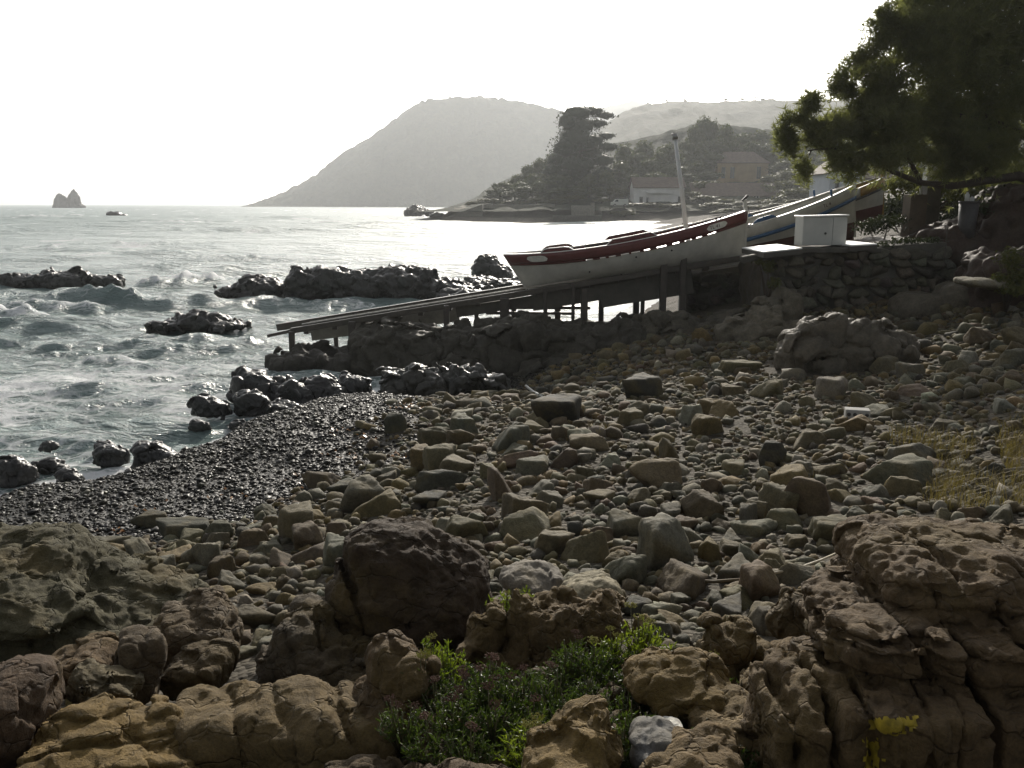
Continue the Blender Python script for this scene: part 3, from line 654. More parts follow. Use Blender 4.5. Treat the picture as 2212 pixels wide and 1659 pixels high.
# ------------------------------------------------------------------ sea
def sea():
    f1024 = 887.0
    dep = np.concatenate([np.linspace(math.atan(HC/5000), R(2.0), 130), np.linspace(R(2.0), R(30), 430)[1:]])
    ys = HC/np.tan(dep); ang = np.tan(np.linspace(R(-39), R(30), 820))
    Y, A = np.meshgrid(ys, ang, indexing='ij'); X = Y*A
    dy = np.gradient(-ys)[:, None]*np.ones_like(X)
    Z = np.zeros_like(X); DX = np.zeros_like(X); DY = np.zeros_like(X); ST = np.zeros_like(X)
    r = np.random.default_rng(4)
    depth = -np.minimum(ground0(X, Y), 0.3); depth[Y > 45] = 2
    calm = np.clip(depth/0.5, 0.2, 1)*np.clip(.62+Y/90, .6, 1.15)
    jx = 2.2*vnoise(np.stack([X.ravel()*.07, Y.ravel()*.07, np.zeros(X.size)], -1), 2).reshape(X.shape)
    amp_mod = 0.75+0.6*vnoise(np.stack([X.ravel()*.05, Y.ravel()*.08, np.zeros(X.size)+3], -1), 5).reshape(X.shape)
    for k in range(84):
        lam = math.exp(r.uniform(math.log(0.32), math.log(7)))
        th = r.normal(R(-78), R(24 if lam > 3 else 38))
        a = 0.0108*lam**(.70 if lam < 1.3 else .36)*r.uniform(.6, 1.3)*(1.15 if lam < 2 else 1.0); kx, ky = math.cos(th), math.sin(th)
        ph = 2*math.pi/lam*(kx*(X+jx)+ky*(Y+jx*.6))+r.uniform(0, 6.28)
        wgt = np.clip(lam/(2.2*dy)-0.8, 0, 1)*calm*amp_mod
        Z += a*wgt*np.cos(ph); DX -= kx*a*.8*wgt*np.sin(ph); DY -= ky*a*.8*wgt*np.sin(ph)
        ST += a*wgt*2*math.pi/lam*np.cos(ph)
    foam = np.clip((ST-0.55)*1.1, 0, .72)*(Y < 120)
    for k in range(10):      # longer swell showing far out
        lam = r.uniform(8, 24); th = r.normal(R(-80), R(14)); kx, ky = math.cos(th), math.sin(th)
        wgt = np.clip((Y-45)/60, 0, 1)*np.clip(lam/(2.2*dy)-.8, 0, 1)*amp_mod
        Z += .013*lam**.8*wgt*np.cos(2*math.pi/lam*(kx*(X+jx)+ky*Y)+r.uniform(0, 6.28))
    q3 = np.stack([X.ravel()*.17, Y.ravel()*.075, np.zeros(X.size)], -1)
    wc = (vnoise(q3, 41)+.6*vnoise(q3*2.7, 42)).reshape(X.shape)
    foam = np.maximum(foam, np.clip((wc-.80)*2.0, 0, .62)*np.clip((Y-40)/30, 0, 1)*(Y < 700))
    # breaking crests
    BR = [(395, 612, 2.0, .7, .75, 1.15), (345, 616, 1.2, .6, .45, 1.0), (455, 606, 1.6, .7, .5, 1.1), (95, 470, 15, 3, 1.1, .9), (150, 466, 9, 3, .8, .8), (370, 483, 11, 3, .7, .75), (560, 480, 13, 3, .6, .55), (680, 487, 10, 3, .7, .75), (640, 470, 20, 5, .6, .4),
          (5, 690, 1.6, .8, .55, .95), (110, 672, 3.0, .7, .5, .55), (260, 660, 3.5, .7, .40, .42), (285, 785, 2.2, .5, .22, .6), (330, 755, 2.2, .4, .16, .35), (470, 745, 2.5, .5, .16, .35), (930, 472, 8, 2, 1.2, 1), (180, 655, 4.5, 1.2, .45, .2), (620, 660, 3.5, .6, .2, .4), (800, 665, 3.0, .5, .2, .5), (300, 530, 8, 1.5, .5, .35), (560, 560, 7, 1.2, .4, .45), (150, 540, 9, 1.6, .5, .25)]
    for (u, v, wd, th, hh, fo) in BR:
        c = Pz(u, v, 0); s = 0.10
        a = (X-c[0]); b = (Y-c[1])+a*s+0.25*th*np.sin(a*2.2/wd*3)
        g = np.exp(-(a/wd)**2)*np.exp(-(b/th)**2)
        n = vnoise(np.stack([X.ravel()*2.2/th, Y.ravel()*2.2/th, np.zeros(X.size)], -1), 9).reshape(X.shape)
        Z += hh*g*(0.75+.45*n); foam = np.maximum(foam, fo*np.clip(g*1.35, 0, 1)*(.65+.5*n))
    sx = np.stack([X.ravel(), Y.ravel(), np.zeros(X.size)], -1)
    patch = vnoise(sx*.45, 21).reshape(X.shape)+.5*vnoise(sx*1.1, 22).reshape(X.shape)
    near = np.clip(1-depth/0.62, 0, 1)
    foam = np.maximum(foam, np.clip(near*1.0+patch*.28-.06, 0, 1)*np.clip(near*2.2, 0, 1))
    foam = np.maximum(foam, np.clip(.52+patch*.42, 0, .85)*np.clip(1.9-Y/15, 0, 1))
    Z += 0.02*np.clip(near*1.4-.3, 0, 1)*vnoise(sx*6, 23).reshape(X.shape)
    # keep the sheet under the land on the far side
    Vv = np.stack([X+DX, Y+DY, Z], -1).reshape(-1, 3)
    Fc = grid_faces(len(ang), len(ys))[:, ::-1]
    m, n, b = mat('sea_water')
    pos = N(n, 'ShaderNodeNewGeometry').outputs['Position']
    mp = N(n, 'ShaderNodeMapping'); L(n, pos, mp.inputs[0]); mp.inputs['Rotation'].default_value = (0, 0, R(12)); mp.inputs['Scale'].default_value = (.45, 1, 1)
    t1 = noise_node(n, 3.2, mp.outputs[0], 6, .62, .4); t2 = noise_node(n, .55, mp.outputs[0], 7, .62, .6)
    t0 = noise_node(n, 9.0, mp.outputs[0], 4, .6); t4 = noise_node(n, .16, mp.outputs[0], 4, .6, .5)
    hgt = math_node(n, 'ADD', math_node(n, 'MULTIPLY', t1.outputs['Fac'], 1.0), math_node(n, 'MULTIPLY', t2.outputs['Fac'], 2.0))
    hgt = math_node(n, 'ADD', hgt, math_node(n, 'ADD', math_node(n, 'MULTIPLY', t0.outputs['Fac'], .26), math_node(n, 'MULTIPLY', t4.outputs['Fac'], 6.0)))
    bp = N(n, 'ShaderNodeBump'); bp.inputs['Strength'].default_value = 1.0; bp.inputs['Distance'].default_value = .42
    L(n, hgt, bp.inputs['Height'])
    b.inputs['Base Color'].default_value = (.20, .265, .25, 1); L(n, N(n, 'ShaderNodeAttribute', attribute_name='chop').outputs['Fac'], b.inputs['Roughness'])
    b.inputs['IOR'].default_value = 1.333; b.inputs['Specular IOR Level'].default_value = .42; L(n, bp.outputs[0], b.inputs['Normal'])
    fd = N(n, 'ShaderNodeBsdfPrincipled'); fd.inputs['Base Color'].default_value = (.93, .95, .95, 1); fd.inputs['Roughness'].default_value = .75
    fb = N(n, 'ShaderNodeBump'); fb.inputs['Strength'].default_value = .8; fb.inputs['Distance'].default_value = .06
    t3 = noise_node(n, 7, pos, 5, .7); L(n, t3.outputs['Fac'], fb.inputs['Height']); L(n, fb.outputs[0], fd.inputs['Normal'])
    wv = N(n, 'ShaderNodeTexNoise'); wv.inputs['Scale'].default_value = 1.6; L(n, pos, wv.inputs['Vector'])
    wp = N(n, 'ShaderNodeVectorMath'); wp.operation = 'MULTIPLY_ADD'; L(n, wv.outputs['Color'], wp.inputs[0]); wp.inputs[1].default_value = (.9, .9, .9); L(n, mp.outputs[0], wp.inputs[2])
    vo = N(n, 'ShaderNodeTexVoronoi'); vo.feature = 'DISTANCE_TO_EDGE'; vo.inputs['Scale'].default_value = 2.3; L(n, wp.outputs[0], vo.inputs['Vector'])
    vo2 = N(n, 'ShaderNodeTexVoronoi'); vo2.feature = 'DISTANCE_TO_EDGE'; vo2.inputs['Scale'].default_value = 6.5; L(n, wp.outputs[0], vo2.inputs['Vector'])
    lace = math_node(n, 'MINIMUM', math_node(n, 'MULTIPLY', vo.outputs['Distance'], 1.7), math_node(n, 'MULTIPLY_ADD', vo2.outputs['Distance'], 2.4, .10))
    nn = noise_node(n, 2.1, pos, 5, .65)
    lace = math_node(n, 'ADD', lace, math_node(n, 'MULTIPLY', nn.outputs['Fac'], .50))
    fa = N(n, 'ShaderNodeAttribute', attribute_name='foam').outputs['Fac']
    d = math_node(n, 'SUBTRACT', math_node(n, 'MULTIPLY_ADD', fa, 1.05, -.0), lace)
    mr = N(n, 'ShaderNodeMapRange'); L(n, d, mr.inputs[0]); mr.inputs[1].default_value = -.12; mr.inputs[2].default_value = .18
    mx = N(n, 'ShaderNodeMixShader'); L(n, mr.outputs[0], mx.inputs[0]); L(n, b.outputs[0], mx.inputs[1]); ft = N(n, 'ShaderNodeBsdfTranslucent'); ft.inputs[0].default_value = (.92, .95, .95, 1); L(n, fb.outputs[0], ft.inputs['Normal'])
    fm = N(n, 'ShaderNodeMixShader'); fm.inputs[0].default_value = .38; L(n, fd.outputs[0], fm.inputs[1]); L(n, ft.outputs[0], fm.inputs[2]); L(n, fm.outputs[0], mx.inputs[2])
    L(n, mx.outputs[0], n.nodes['Material Output'].inputs[0])
    me = mesh('sea', Vv, Fc, m, attrs={'foam': foam.ravel(), 'chop': (.14+.27*np.clip((Y-14)/170, 0, 1)**.6).ravel()})
    return struct(obj('sea', me))
sea()

# ------------------------------------------------------------------ hills
def ridge_material(name, a, b_, scale, bump):
    m, n, b = mat(name)
    pos = N(n, 'ShaderNodeNewGeometry').outputs['Position']
    t = noise_node(n, scale, pos, 7, .68); t2 = noise_node(n, scale*6, pos, 5, .7)
    f = math_node(n, 'ADD', math_node(n, 'MULTIPLY', t.outputs['Fac'], .6), math_node(n, 'MULTIPLY', t2.outputs['Fac'], .45))
    r = ramp(n, f, [(.38, a), (.68, b_)]); L(n, r.outputs[0], b.inputs['Base Color']); b.inputs['Roughness'].default_value = .9; b.inputs['Specular IOR Level'].default_value = .1
    bp = N(n, 'ShaderNodeBump'); bp.inputs['Strength'].default_value = 1; bp.inputs['Distance'].default_value = bump
    L(n, t2.outputs['Fac'], bp.inputs['Height']); L(n, bp.outputs[0], b.inputs['Normal'])
    return m
def ridge(name, pts, d, front, back, m, rough, nx=260, ny=46, base=-2, lumps=1/14., pw=1.25):
    us = np.array([p[0] for p in pts], float); vs = np.array([p[1] for p in pts], float)
    Q = P(us, vs, d); xs = np.linspace(Q[0, 0], Q[-1, 0], nx)
    hz = np.interp(xs, Q[:, 0], Q[:, 2])
    k = np.hanning(9); k /= k.sum(); hz = np.convolve(np.pad(hz, 4, 'edge'), k, 'valid')
    ts = np.concatenate([np.linspace(-1, 0, ny*2//3), np.linspace(0, 1, ny//3)[1:]])
    T, X = np.meshgrid(ts, xs, indexing='ij'); H = np.tile(hz, (len(ts), 1))
    Y = d+np.where(T < 0, T*front, T*back)
    prof = 1-np.abs(T)**pw
    n1 = fbm(np.stack([X.ravel()*lumps*.25, Y.ravel()*lumps*.25, np.zeros(X.size)], -1), 4, 3).reshape(X.shape)
    n2 = np.abs(vnoise(np.stack([X.ravel()*lumps, Y.ravel()*lumps, np.zeros(X.size)], -1), 8)).reshape(X.shape)
    Z = base+(H-base)*prof+rough*(n1*2.2*(np.abs(T)**.6)*prof+n2*np.clip((H-base)/rough/6, 0, 1)-.3)
    me = mesh(name, np.stack([X, Y, Z], -1).reshape(-1, 3), grid_faces(nx, len(ts)), m)
    return struct(obj(name, me))
M_HILL = ridge_material('scrub_hill', (.030, .038, .022), (.085, .085, .05), .03, 3)
M_HILL2 = ridge_material('wooded_hill', (.014, .02, .010), (.04, .046, .022), .06, 2)
ridge('headland_hill', [(560, 446), (572, 438), (590, 428), (610, 418), (640, 402), (665, 388), (690, 372), (715, 352), (750, 325), (790, 302), (830, 275), (860, 253), (890, 232), (915, 221), (972, 212), (1035, 208), (1095, 214), (1150, 224), (1210, 240), (1280, 258), (1400, 300), (1600, 380)], 1400, 150, 500, M_HILL, 5.5, 420, 60, lumps=1/11., pw=1.6)
ridge('far_hill', [(1120, 300), (1220, 243), (1290, 234), (1340, 224), (1367, 215), (1400, 224), (1480, 236), (1700, 260), (2000, 280)], 2300, 500, 500, M_HILL, 6, 160, 30, lumps=1/14.)
ridge('terraced_hill', [(1150, 380), (1240, 320), (1300, 275), (1345, 243), (1390, 227), (1450, 221), (1520, 222), (1600, 218), (1660, 216), (1730, 219), (1900, 215), (2200, 225), (2500, 240)], 900, 420, 300, M_HILL, 2.6, 360, 50, lumps=1/7.)
ridge('wooded_hillside', [(985, 446), (1010, 436), (1050, 410), (1110, 378), (1200, 345), (1300, 318), (1420, 290), (1500, 268), (1600, 272), (1680, 285), (1800, 290), (2000, 265), (2300, 230), (2600, 220)], 340, 150, 120, M_HILL2, 1.2, 260, 50, base=2.5, lumps=1/4., pw=.7)
# flat land round the cove
def shore():
    xs = np.concatenate([np.linspace(-21, 60, 110), np.linspace(62, 190, 50)]); ys = np.linspace(176, 260, 60)
    X, Y = np.meshgrid(xs, ys)
    edge = 184+2.2*np.sin(X*.12)+1.2*vnoise(np.stack([X.ravel()*.2, Y.ravel()*0, np.zeros(X.size)], -1), 3).reshape(X.shape)+np.clip((2-X)*.25, 0, 9)
    Z = np.interp(Y-edge, [-6, 0, 4, 10, 16, 80], [-1.0, 0.0, .8, 1.9, 2.9, 3.6])
    Z -= np.clip((-13-X)*.7, 0, 6)
    Z += .12*fbm(np.stack([X.ravel()*.5, Y.ravel()*.5, np.zeros(X.size)], -1), 3, 4).reshape(X.shape)
    return struct(obj('cove_shore', mesh('cove_shore', np.stack([X, Y, Z], -1).reshape(-1, 3), grid_faces(len(xs), len(ys)), ridge_material('cove_ground', (.10, .09, .07), (.20, .18, .14), .3, .2))))
shore()

# ------------------------------------------------------------------ rocks in and by the sea
SEAR = (.045, .042, .036)
def sea_rock(label, blobs, h, seed, colr=SEAR, land=None, name='sea_rock', mt=None, **k):
    kw = dict(k=.12, noise=(.12, 1.4), fine=(.022, 6), cells=(.042, 3.0)); kw.update(k)
    return rock(name, label, 'rock', blobs, colr, mt or M_WET, h, seed=seed, land=land, **kw)
D1 = 40.6
sea_rock('long low dark rock lying in the waves at the left edge', [E(50, 610, D1, 52, 20, .7, 2.4, -3), E(140, 608, D1, 75, 20, .8, 2.5), E(215, 612, D1, 48, 15, .7, 2.4), E(160, 596, D1, 18, 14, .3), E(245, 610, D1, 20, 16, .5, 2.3)], .05, 71)
D2 = 35.3
sea_rock('long jagged rock ridge standing in the sea beyond the slipway', [E(500, 636, D2, 34, 17.6, .6), E(570, 626, D2, 55, 26.4, .8, 2.5), E(655, 616, D2, 40, 33.44, .9, 2.6, 8), E(710, 611, D2, 60, 33.44, .9, 2.6), E(790, 618, D2, 66, 33.44, 1, 2.7), E(870, 616, D2, 60, 38.72, 1, 2.6), E(905, 604, D2, 36, 26.4, .7), E(955, 628, D2, 62, 26.4, 1, 2.4, -10), E(1000, 638, D2-1, 60, 12.32, 1, 2.4), E(640, 591, D2, 18, 12.32, .4)], .055, 72, noise=(.16, 1.5))
sea_rock('fin shaped dark rock in the glittering water behind the stern', [E(1050, 583, 43, 28, 32, .7, 2.2, 4), E(1078, 592, 43, 28, 20, .7, 2.3, -25)], .055, 73)
sea_rock('low wet rock patch among the rocks behind the stern', [E(1080, 612, 37, 55, 9, 1.2, 2.3), E(1030, 607, 38, 26, 8, .8)], .055, 74)
sea_rock('flat dark rock awash left of the slipway end', [E(375, 700, 26.6, 50, 11, .7, 2.3, 10), E(435, 694, 26.6, 55, 18, .6, 2.3, -4), E(490, 698, 26.6, 46, 8, .6, 2.2, -6), E(430, 684, 26.6, 26, 12, .3)], .04, 75)
sea_rock('wet rock just showing behind the low end of the slipway', [E(770, 697, 27, 40, 10, .5), E(690, 703, 26, 30, 9, .4), E(830, 690, 28, 40, 9, .5)], .04, 76)
sea_rock('small dark rock far out among whitecaps', [E(248, 464, 300, 16, 6, 2.2, 2.3), E(262, 466, 300, 10, 4, 2)], .25, 77, noise=(.3, .5), fine=(.1, 2), cells=None)
sea_rock('twin peaked islet on the horizon', [E(132, 441, 900, 16, 22, 7, 1.5, 6), E(160, 440, 900, 15, 29, 7, 1.5, -4), E(150, 448, 900, 34, 11, 8, 2)], .62, 78, (.05, .047, .042), name='islet', mt=M_DARKROCK, noise=(.45, .2), fine=(.3, .5), cells=(.2, .25), k=.5)
sea_rock('jagged reef off the end of the concrete jetty', [E(895, 459, 260, 24, 9, 3, 2.2), E(900, 452, 260, 14, 7, 2, 2.2), E(915, 461, 258, 20, 6, 3)], .22, 79, noise=(.5, .5), fine=(.1, 2), cells=(.3, .7), k=.4)
sea_rock('low rock between the reef and the jetty', [E(948, 466, 235, 20, 5, 2.5), E(930, 470, 225, 10, 6, 1.5)], .2, 80, noise=(.4, .5), fine=(.1, 2), cells=None, k=.4)
LEDGE = (.062, .055, .040)
def ledge(label, blobs, seed, h=.034, c=LEDGE, land=None, **k):
    kw = dict(k=.10, noise=(.10, 1.6), fine=(.028, 5), cells=(.06, 2.0)); kw.update(k)
    return rock('rock_ledge', label, 'rock', blobs, c, M_DARKROCK, h, seed=seed, land=land, **kw)
ledge('low wet rock ledge under the sea end of the slipway', [E(640, 785, 19.8, 52, 26, .7, 2.4, 6), E(720, 780, 20, 75, 30, .8, 2.6, 4), E(810, 780, 20, 60, 32, .8, 2.6)], 81, land='the low slipway ledge', c=(.05, .045, .035))
ledge('tall dark rock shelf below the middle of the slipway', [E(850, 755, 20, 90, 55, .8, 3, 2), E(930, 760, 20.1, 100, 50, .9, 3), E(880, 790, 19.7, 130, 26, .6, 3)], 82, land='the dark rock shelf')
ledge('rounded dark rocks massed below the stern of the red banded boat', [E(1020, 745, 19.8, 60, 36, .7, 2.4), E(1080, 755, 19.5, 80, 56, .8, 2.7, 3), E(1150, 740, 19.6, 75, 50, .8, 2.7), E(1040, 790, 19.2, 110, 22, .5, 2.7)], 83, land='the rocks below the stern')
ledge('long dark outcrop below the middle of the red banded boat', [E(1240, 745, 19.4, 85, 52, .9, 2.7, -2), E(1320, 745, 19.2, 85, 48, .9, 2.6), E(1400, 730, 19.2, 85, 46, .8, 2.6), E(1250, 785, 18.8, 120, 26, .6, 2.6)], 84, land='the outcrop below the boat')
ledge('brown rock hump beneath the bow of the red banded boat', [E(1450, 718, 18.9, 66, 36, .8, 2.4), E(1520, 725, 18.6, 60, 30, .8, 2.4), E(1570, 700, 18.9, 50, 30, .7, 2.4)], 85, c=(.09, .078, .055), land='the brown hump under the bow')
DB = float(ground_uv(1815, 800)[1])+.45
ledge('big dark boulder below the dry stone wall with a lit crest', [E(1800, 762, DB, 112, 74, .6, 2.8, 4), E(1880, 758, DB, 88, 66, .6, 2.6, -12), E(1740, 775, DB, 46, 66, .5, 2.6, 14), E(1790, 704, DB, 62, 18, .4, 2.4)], 86, .03, (.11, .092, .065), land='the big boulder under the wall', noise=(.07, 1.9))
DH = float(ground_uv(1650, 728)[1])+.3
ledge('broken grey rock heap at the left foot of the dry stone wall', [E(1640, 690, DH+.3, 40, 28, .5, 2.3, 20), E(1690, 670, DH+.5, 36, 28, .5, 2.3), E(1610, 715, DH, 46, 24, .5, 2.3), E(1670, 715, DH, 50, 24, .5, 2.4)], 87, .03, (.13, .11, .075))
SURF = [(35, 1012, 42, 28, 'large dark wet rock cut by the left edge in the foam'), (108, 1003, 38, 11, 'flat wet rock just behind the left edge rock'), (150, 1028, 30, 15, 'small wet rock rounded by foam at the water edge'), (240, 980, 38, 20, 'dark wet rock with a shiny top in the wash'),
        (228, 962, 24, 9, 'low wet rock touching the back of the shiny topped one'), (338, 988, 52, 30, 'humped black rock where the foam meets the shingle'), (452, 872, 42, 22, 'angular black rock leaning left in the surf'), (548, 868, 40, 24, 'round black rock right of the leaning one'),
        (562, 830, 66, 32, 'biggest black boulder at the left end of the surf row'), (432, 918, 22, 10, 'small flat black rock in the wash'), (518, 915, 24, 8, 'thin black rock on the edge of the wash'), (562, 925, 42, 14, 'low black rock at the tip of the shingle'),
        (640, 848, 44, 24, 'wet rock next in the surf row after the biggest boulder'), (700, 838, 56, 26, 'long wet rock in the middle of the surf row'), (765, 834, 44, 24, 'smooth shining wet rock near the right of the surf row'), (610, 880, 40, 12, 'flat wet rock before the surf row'), (105, 962, 20, 9, 'lone small rock out in the backwash')]
for i, (u, v, a, b, lb) in enumerate(SURF):
    d = Pz(u, v+b*.9, 0.05)[1]; s = d/FPX
    sea_rock(lb, [E(u-a*.2, v, d, a*.75, b, a*s*.7, 2.4, 8*math.sin(i*2.1)), E(u+a*.35, v+b*.2, d, a*.6, b*.75, a*s*.6, 2.3, -12*math.cos(i)), E(u, v+b*.8, d, a, b*.5, a*s*.7, 2.4)], max(.012, a*s/22), 100+i, colr=(.032, .03, .027), noise=(a*s*.10, 2.4/(a*s)*.5), fine=(a*s*.03, 4/(a*s)), cells=(a*s*.06, 1.2/(a*s)), k=a*s*.15)
sea_rock('dark rounded rock hump where the shingle meets the ledge', [E(880, 825, 16.6, 55, 32, .4, 2.4), E(930, 828, 16.6, 45, 30, .4, 2.4)], .026, 130, (.05, .046, .036), land='the shingle end rocks')
sea_rock('broad dark rock at the right end of the surf row', [E(1000, 820, 16.8, 70, 32, .5, 2.5, -3), E(1060, 828, 16.8, 40, 24, .4, 2.4)], .026, 131, (.05, .046, .036))
# ------------------------------------------------------------------ sea air
def haze():
    mb = MB(); mb.box((0, 2600, 140), (11000, 5400, 320))
    m = bpy.data.materials.new('sea_air'); m.use_nodes = True; n = m.node_tree; n.nodes.clear()
    v = N(n, 'ShaderNodeVolumePrincipled'); v.inputs['Color'].default_value = (.93, .97, 1, 1)
    v.inputs['Density'].default_value = HAZE; v.inputs['Anisotropy'].default_value = .42
    L(n, v.outputs[0], N(n, 'ShaderNodeOutputMaterial').inputs['Volume'])
    o = mb.build('haze', m); o['kind'] = 'stuff'
HAZE = 0.00030
haze()
print('sea', round(time.time()-T0, 1))
# ------------------------------------------------------------------ loose stones
import bmesh
def ico(sub):
    bm = bmesh.new(); bmesh.ops.create_icosphere(bm, subdivisions=sub, radius=1)
    V = np.array([v.co for v in bm.verts]); F = np.array([[v.index for v in f.verts] for f in bm.faces]); bm.free()
    return V, F
ICO = {k: ico(k) for k in (1, 2, 3, 4)}
def stone_shape(sub, seed, npl=11, beta=14, rough=.03):
    r = np.random.default_rng(seed); D, F = ICO[sub]
    n = r.normal(size=(npl, 3)); n /= np.linalg.norm(n, axis=1, keepdims=True)
    n = np.concatenate([n, [[0, 0, 1], [0, 0, -1]]]); hgt = np.concatenate([r.uniform(.55, 1.0, npl), [r.uniform(.6, .85), .7]])
    c = np.maximum(D@n.T, .04)/hgt
    rad = 1/((c**beta).sum(1)**(1/beta))
    V = D*rad[:, None]
    V = V*(1+rough*fbm(V*2.2+seed, 3, seed)[:, None])+D*(rough*.7*facets(V*2.6, seed)[0])[:, None]
    V = V-(V.max(0)+V.min(0))/2; V = V/np.abs(V).max(0)
    return V, F
NSH = 16
SH4 = [stone_shape(4, 500+i, 7+i % 6, (14, 26, 40, 60)[i % 4], (.05, .05, .06, .05)[i % 4]) for i in range(NSH)]
SH2 = [stone_shape(2, 500+i, 7+i % 6, (14, 26, 40, 60)[i % 4], .03) for i in range(NSH)]
SH1 = [stone_shape(1, 500+i, 7+i % 6, (14, 26, 40, 60)[i % 4], .02) for i in range(NSH)]
D0 = np.array([[1, 0, 0], [0, 1, 0], [-1, 0, 0], [0, -1, 0], [0, 0, 1], [0, 0, -1]], float)
STONE_ME = [mesh('stone', V, F, M_STONE) for V, F in SH4]
COLS = [('grey', (.122, .117, .095)), ('olive brown', (.125, .108, .068)), ('ochre', (.155, .118, .058)), ('brown', (.105, .082, .056)), ('dark grey', (.062, .060, .050)), ('reddish', (.115, .08, .056)), ('pale grey', (.21, .205, .175))]
CPROB = np.array([.27, .29, .14, .14, .08, .03, .05])
# stones picked out of the photograph: left, right, top, bottom (photo pixels), colour, shape, stone-field landmark name
HAND = [(1361, 1476, 995, 1066, 1, 5, 'the big flat topped stone'), (1881, 2011, 988, 1068, 0, 3, 'the grey wedge stone'), (1766, 1836, 815, 871, 6, 1, 'the pale granite block'), (1643, 1701, 953, 1022, 4, 7, 'the dark upright stone'),
        (1706, 1821, 1030, 1136, 3, 9, 'the big brown sloping stone'), (1646, 1726, 1052, 1122, 1, 2, None), (1586, 1648, 1088, 1152, 0, 6, None), (1753, 1873, 1120, 1182, 1, 10, 'the long bar shaped stone'), (1481, 1571, 1065, 1137, 3, 11, None),
        (1386, 1498, 1120, 1256, 0, 3, 'the tall pale upright stone'), (1696, 1786, 930, 976, 1, 14, None), (1631, 1696, 820, 866, 1, 4, None), (1511, 1578, 864, 907, 2, 8, None), (1496, 1571, 895, 952, 2, 13, None), (1141, 1266, 858, 928, 4, 0, 'the round dark boulder'),
        (1341, 1431, 813, 872, 4, 12, 'the dark pointed stone'), (1471, 1516, 873, 926, 6, 6, None), (1886, 1938, 768, 817, 0, 3, None), (2066, 2111, 758, 798, 6, 9, None), (1946, 1991, 783, 826, 0, 2, None), (1336, 1396, 883, 932, 1, 8, None),
        (1060, 1143, 918, 988, 0, 4, None), (1111, 1197, 988, 1032, 0, 1, None), (1291, 1343, 978, 1013, 6, 14, None), (1556, 1648, 778, 811, 1, 10, None), (2163, 2240, 752, 798, 0, 5, None),
        (595, 696, 1092, 1178, 1, 8, 'the egg shaped stone'), (629, 697, 1132, 1194, 3, 3, None), (318, 458, 1126, 1172, 4, 10, 'the long dark stone'), (446, 511, 1126, 1178, 0, 7, None), (170, 264, 1163, 1210, 0, 12, 'the shore side grey stone'), (287, 362, 1107, 1146, 4, 1, None),
        (520, 617, 1171, 1215, 0, 14, None), (669, 755, 1163, 1247, 0, 2, 'the pale rugged stone'), (446, 505, 1203, 1252, 3, 6, None), (313, 373, 1200, 1242, 0, 4, None), (903, 978, 960, 1034, 1, 3, 'the brown pyramid stone'), (1049, 1112, 1009, 1098, 3, 9, None),
        (961, 1064, 1115, 1183, 1, 13, 'the rough humped stone'), (977, 1042, 898, 955, 0, 2, None), (897, 1010, 1014, 1066, 4, 5, None), (887, 968, 1065, 1103, 4, 0, None), (998, 1074, 842, 867, 0, 15, None), (395, 512, 1275, 1306, 2, 10, None), (488, 560, 1394, 1428, 0, 4, None),
        (1383, 1477, 1300, 1344, 6, 5, None), (1541, 1627, 1300, 1360, 4, 12, None), (1606, 1690, 1220, 1312, 5, 3, 'the red brown pyramid stone'), (1446, 1487, 1220, 1264, 5, 9, None), (1481, 1537, 1225, 1269, 6, 6, None), (1736, 1832, 1258, 1299, 0, 14, None),
        (1466, 1527, 1345, 1369, 6, 15, None), (1628, 1693, 1310, 1380, 0, 7, None), (1341, 1417, 1295, 1335, 4, 1, None), (1551, 1602, 1168, 1206, 1, 8, None), (1616, 1654, 1168, 1204, 2, 4, None), (491, 643, 1312, 1364, 3, 13, None),
        (1240, 1300, 1230, 1268, 0, 6, None), (1560, 1610, 830, 862, 1, 2, None), (2010, 2070, 905, 935, 0, 8, None), (1990, 2060, 1010, 1045, 0, 4, None), (1865, 1905, 1075, 1105, 5, 2, None), (1230, 1320, 940, 985, 1, 3, None), (1260, 1330, 1060, 1095, 1, 0, None), (1130, 1200, 1040, 1085, 0, 9, None), (700, 790, 1040, 1075, 4, 12, None), (640, 730, 1020, 1060, 3, 7, None)]
STONES = []     # x, y, z, (rx, ry, rz), rot, colour, colour name, shape
for (u0, u1, v0, v1, ci, sh, land) in HAND:
    g = ground_uv((u0+u1)/2, v1-.22*(v1-v0)); d = float(g[1])
    w_ = (u1-u0)*d/FPX/2; h_ = (v1-v0)*d/FPX/2
    c = P((u0+u1)/2, (v0+v1)/2+2, d)
    ry = min(w_*1.0, h_*1.4)+.03; c[1] += ry*.3
    STONES.append([c[0], c[1], c[2]-.01, (w_*1.06, ry, h_*1.12), (0, 0, rng.uniform(-.35, .35)+(math.pi if rng.random() < .5 else 0)), ci, sh, True])
    foot_r = w_*.9
    for a in np.arange(-1, 1.01, .5):
        ROCKS.append((c[0]+a*w_*.7, c[1], min(w_, ry)*.62))
    if land: LAND.append((land, c[0], c[1], w_))
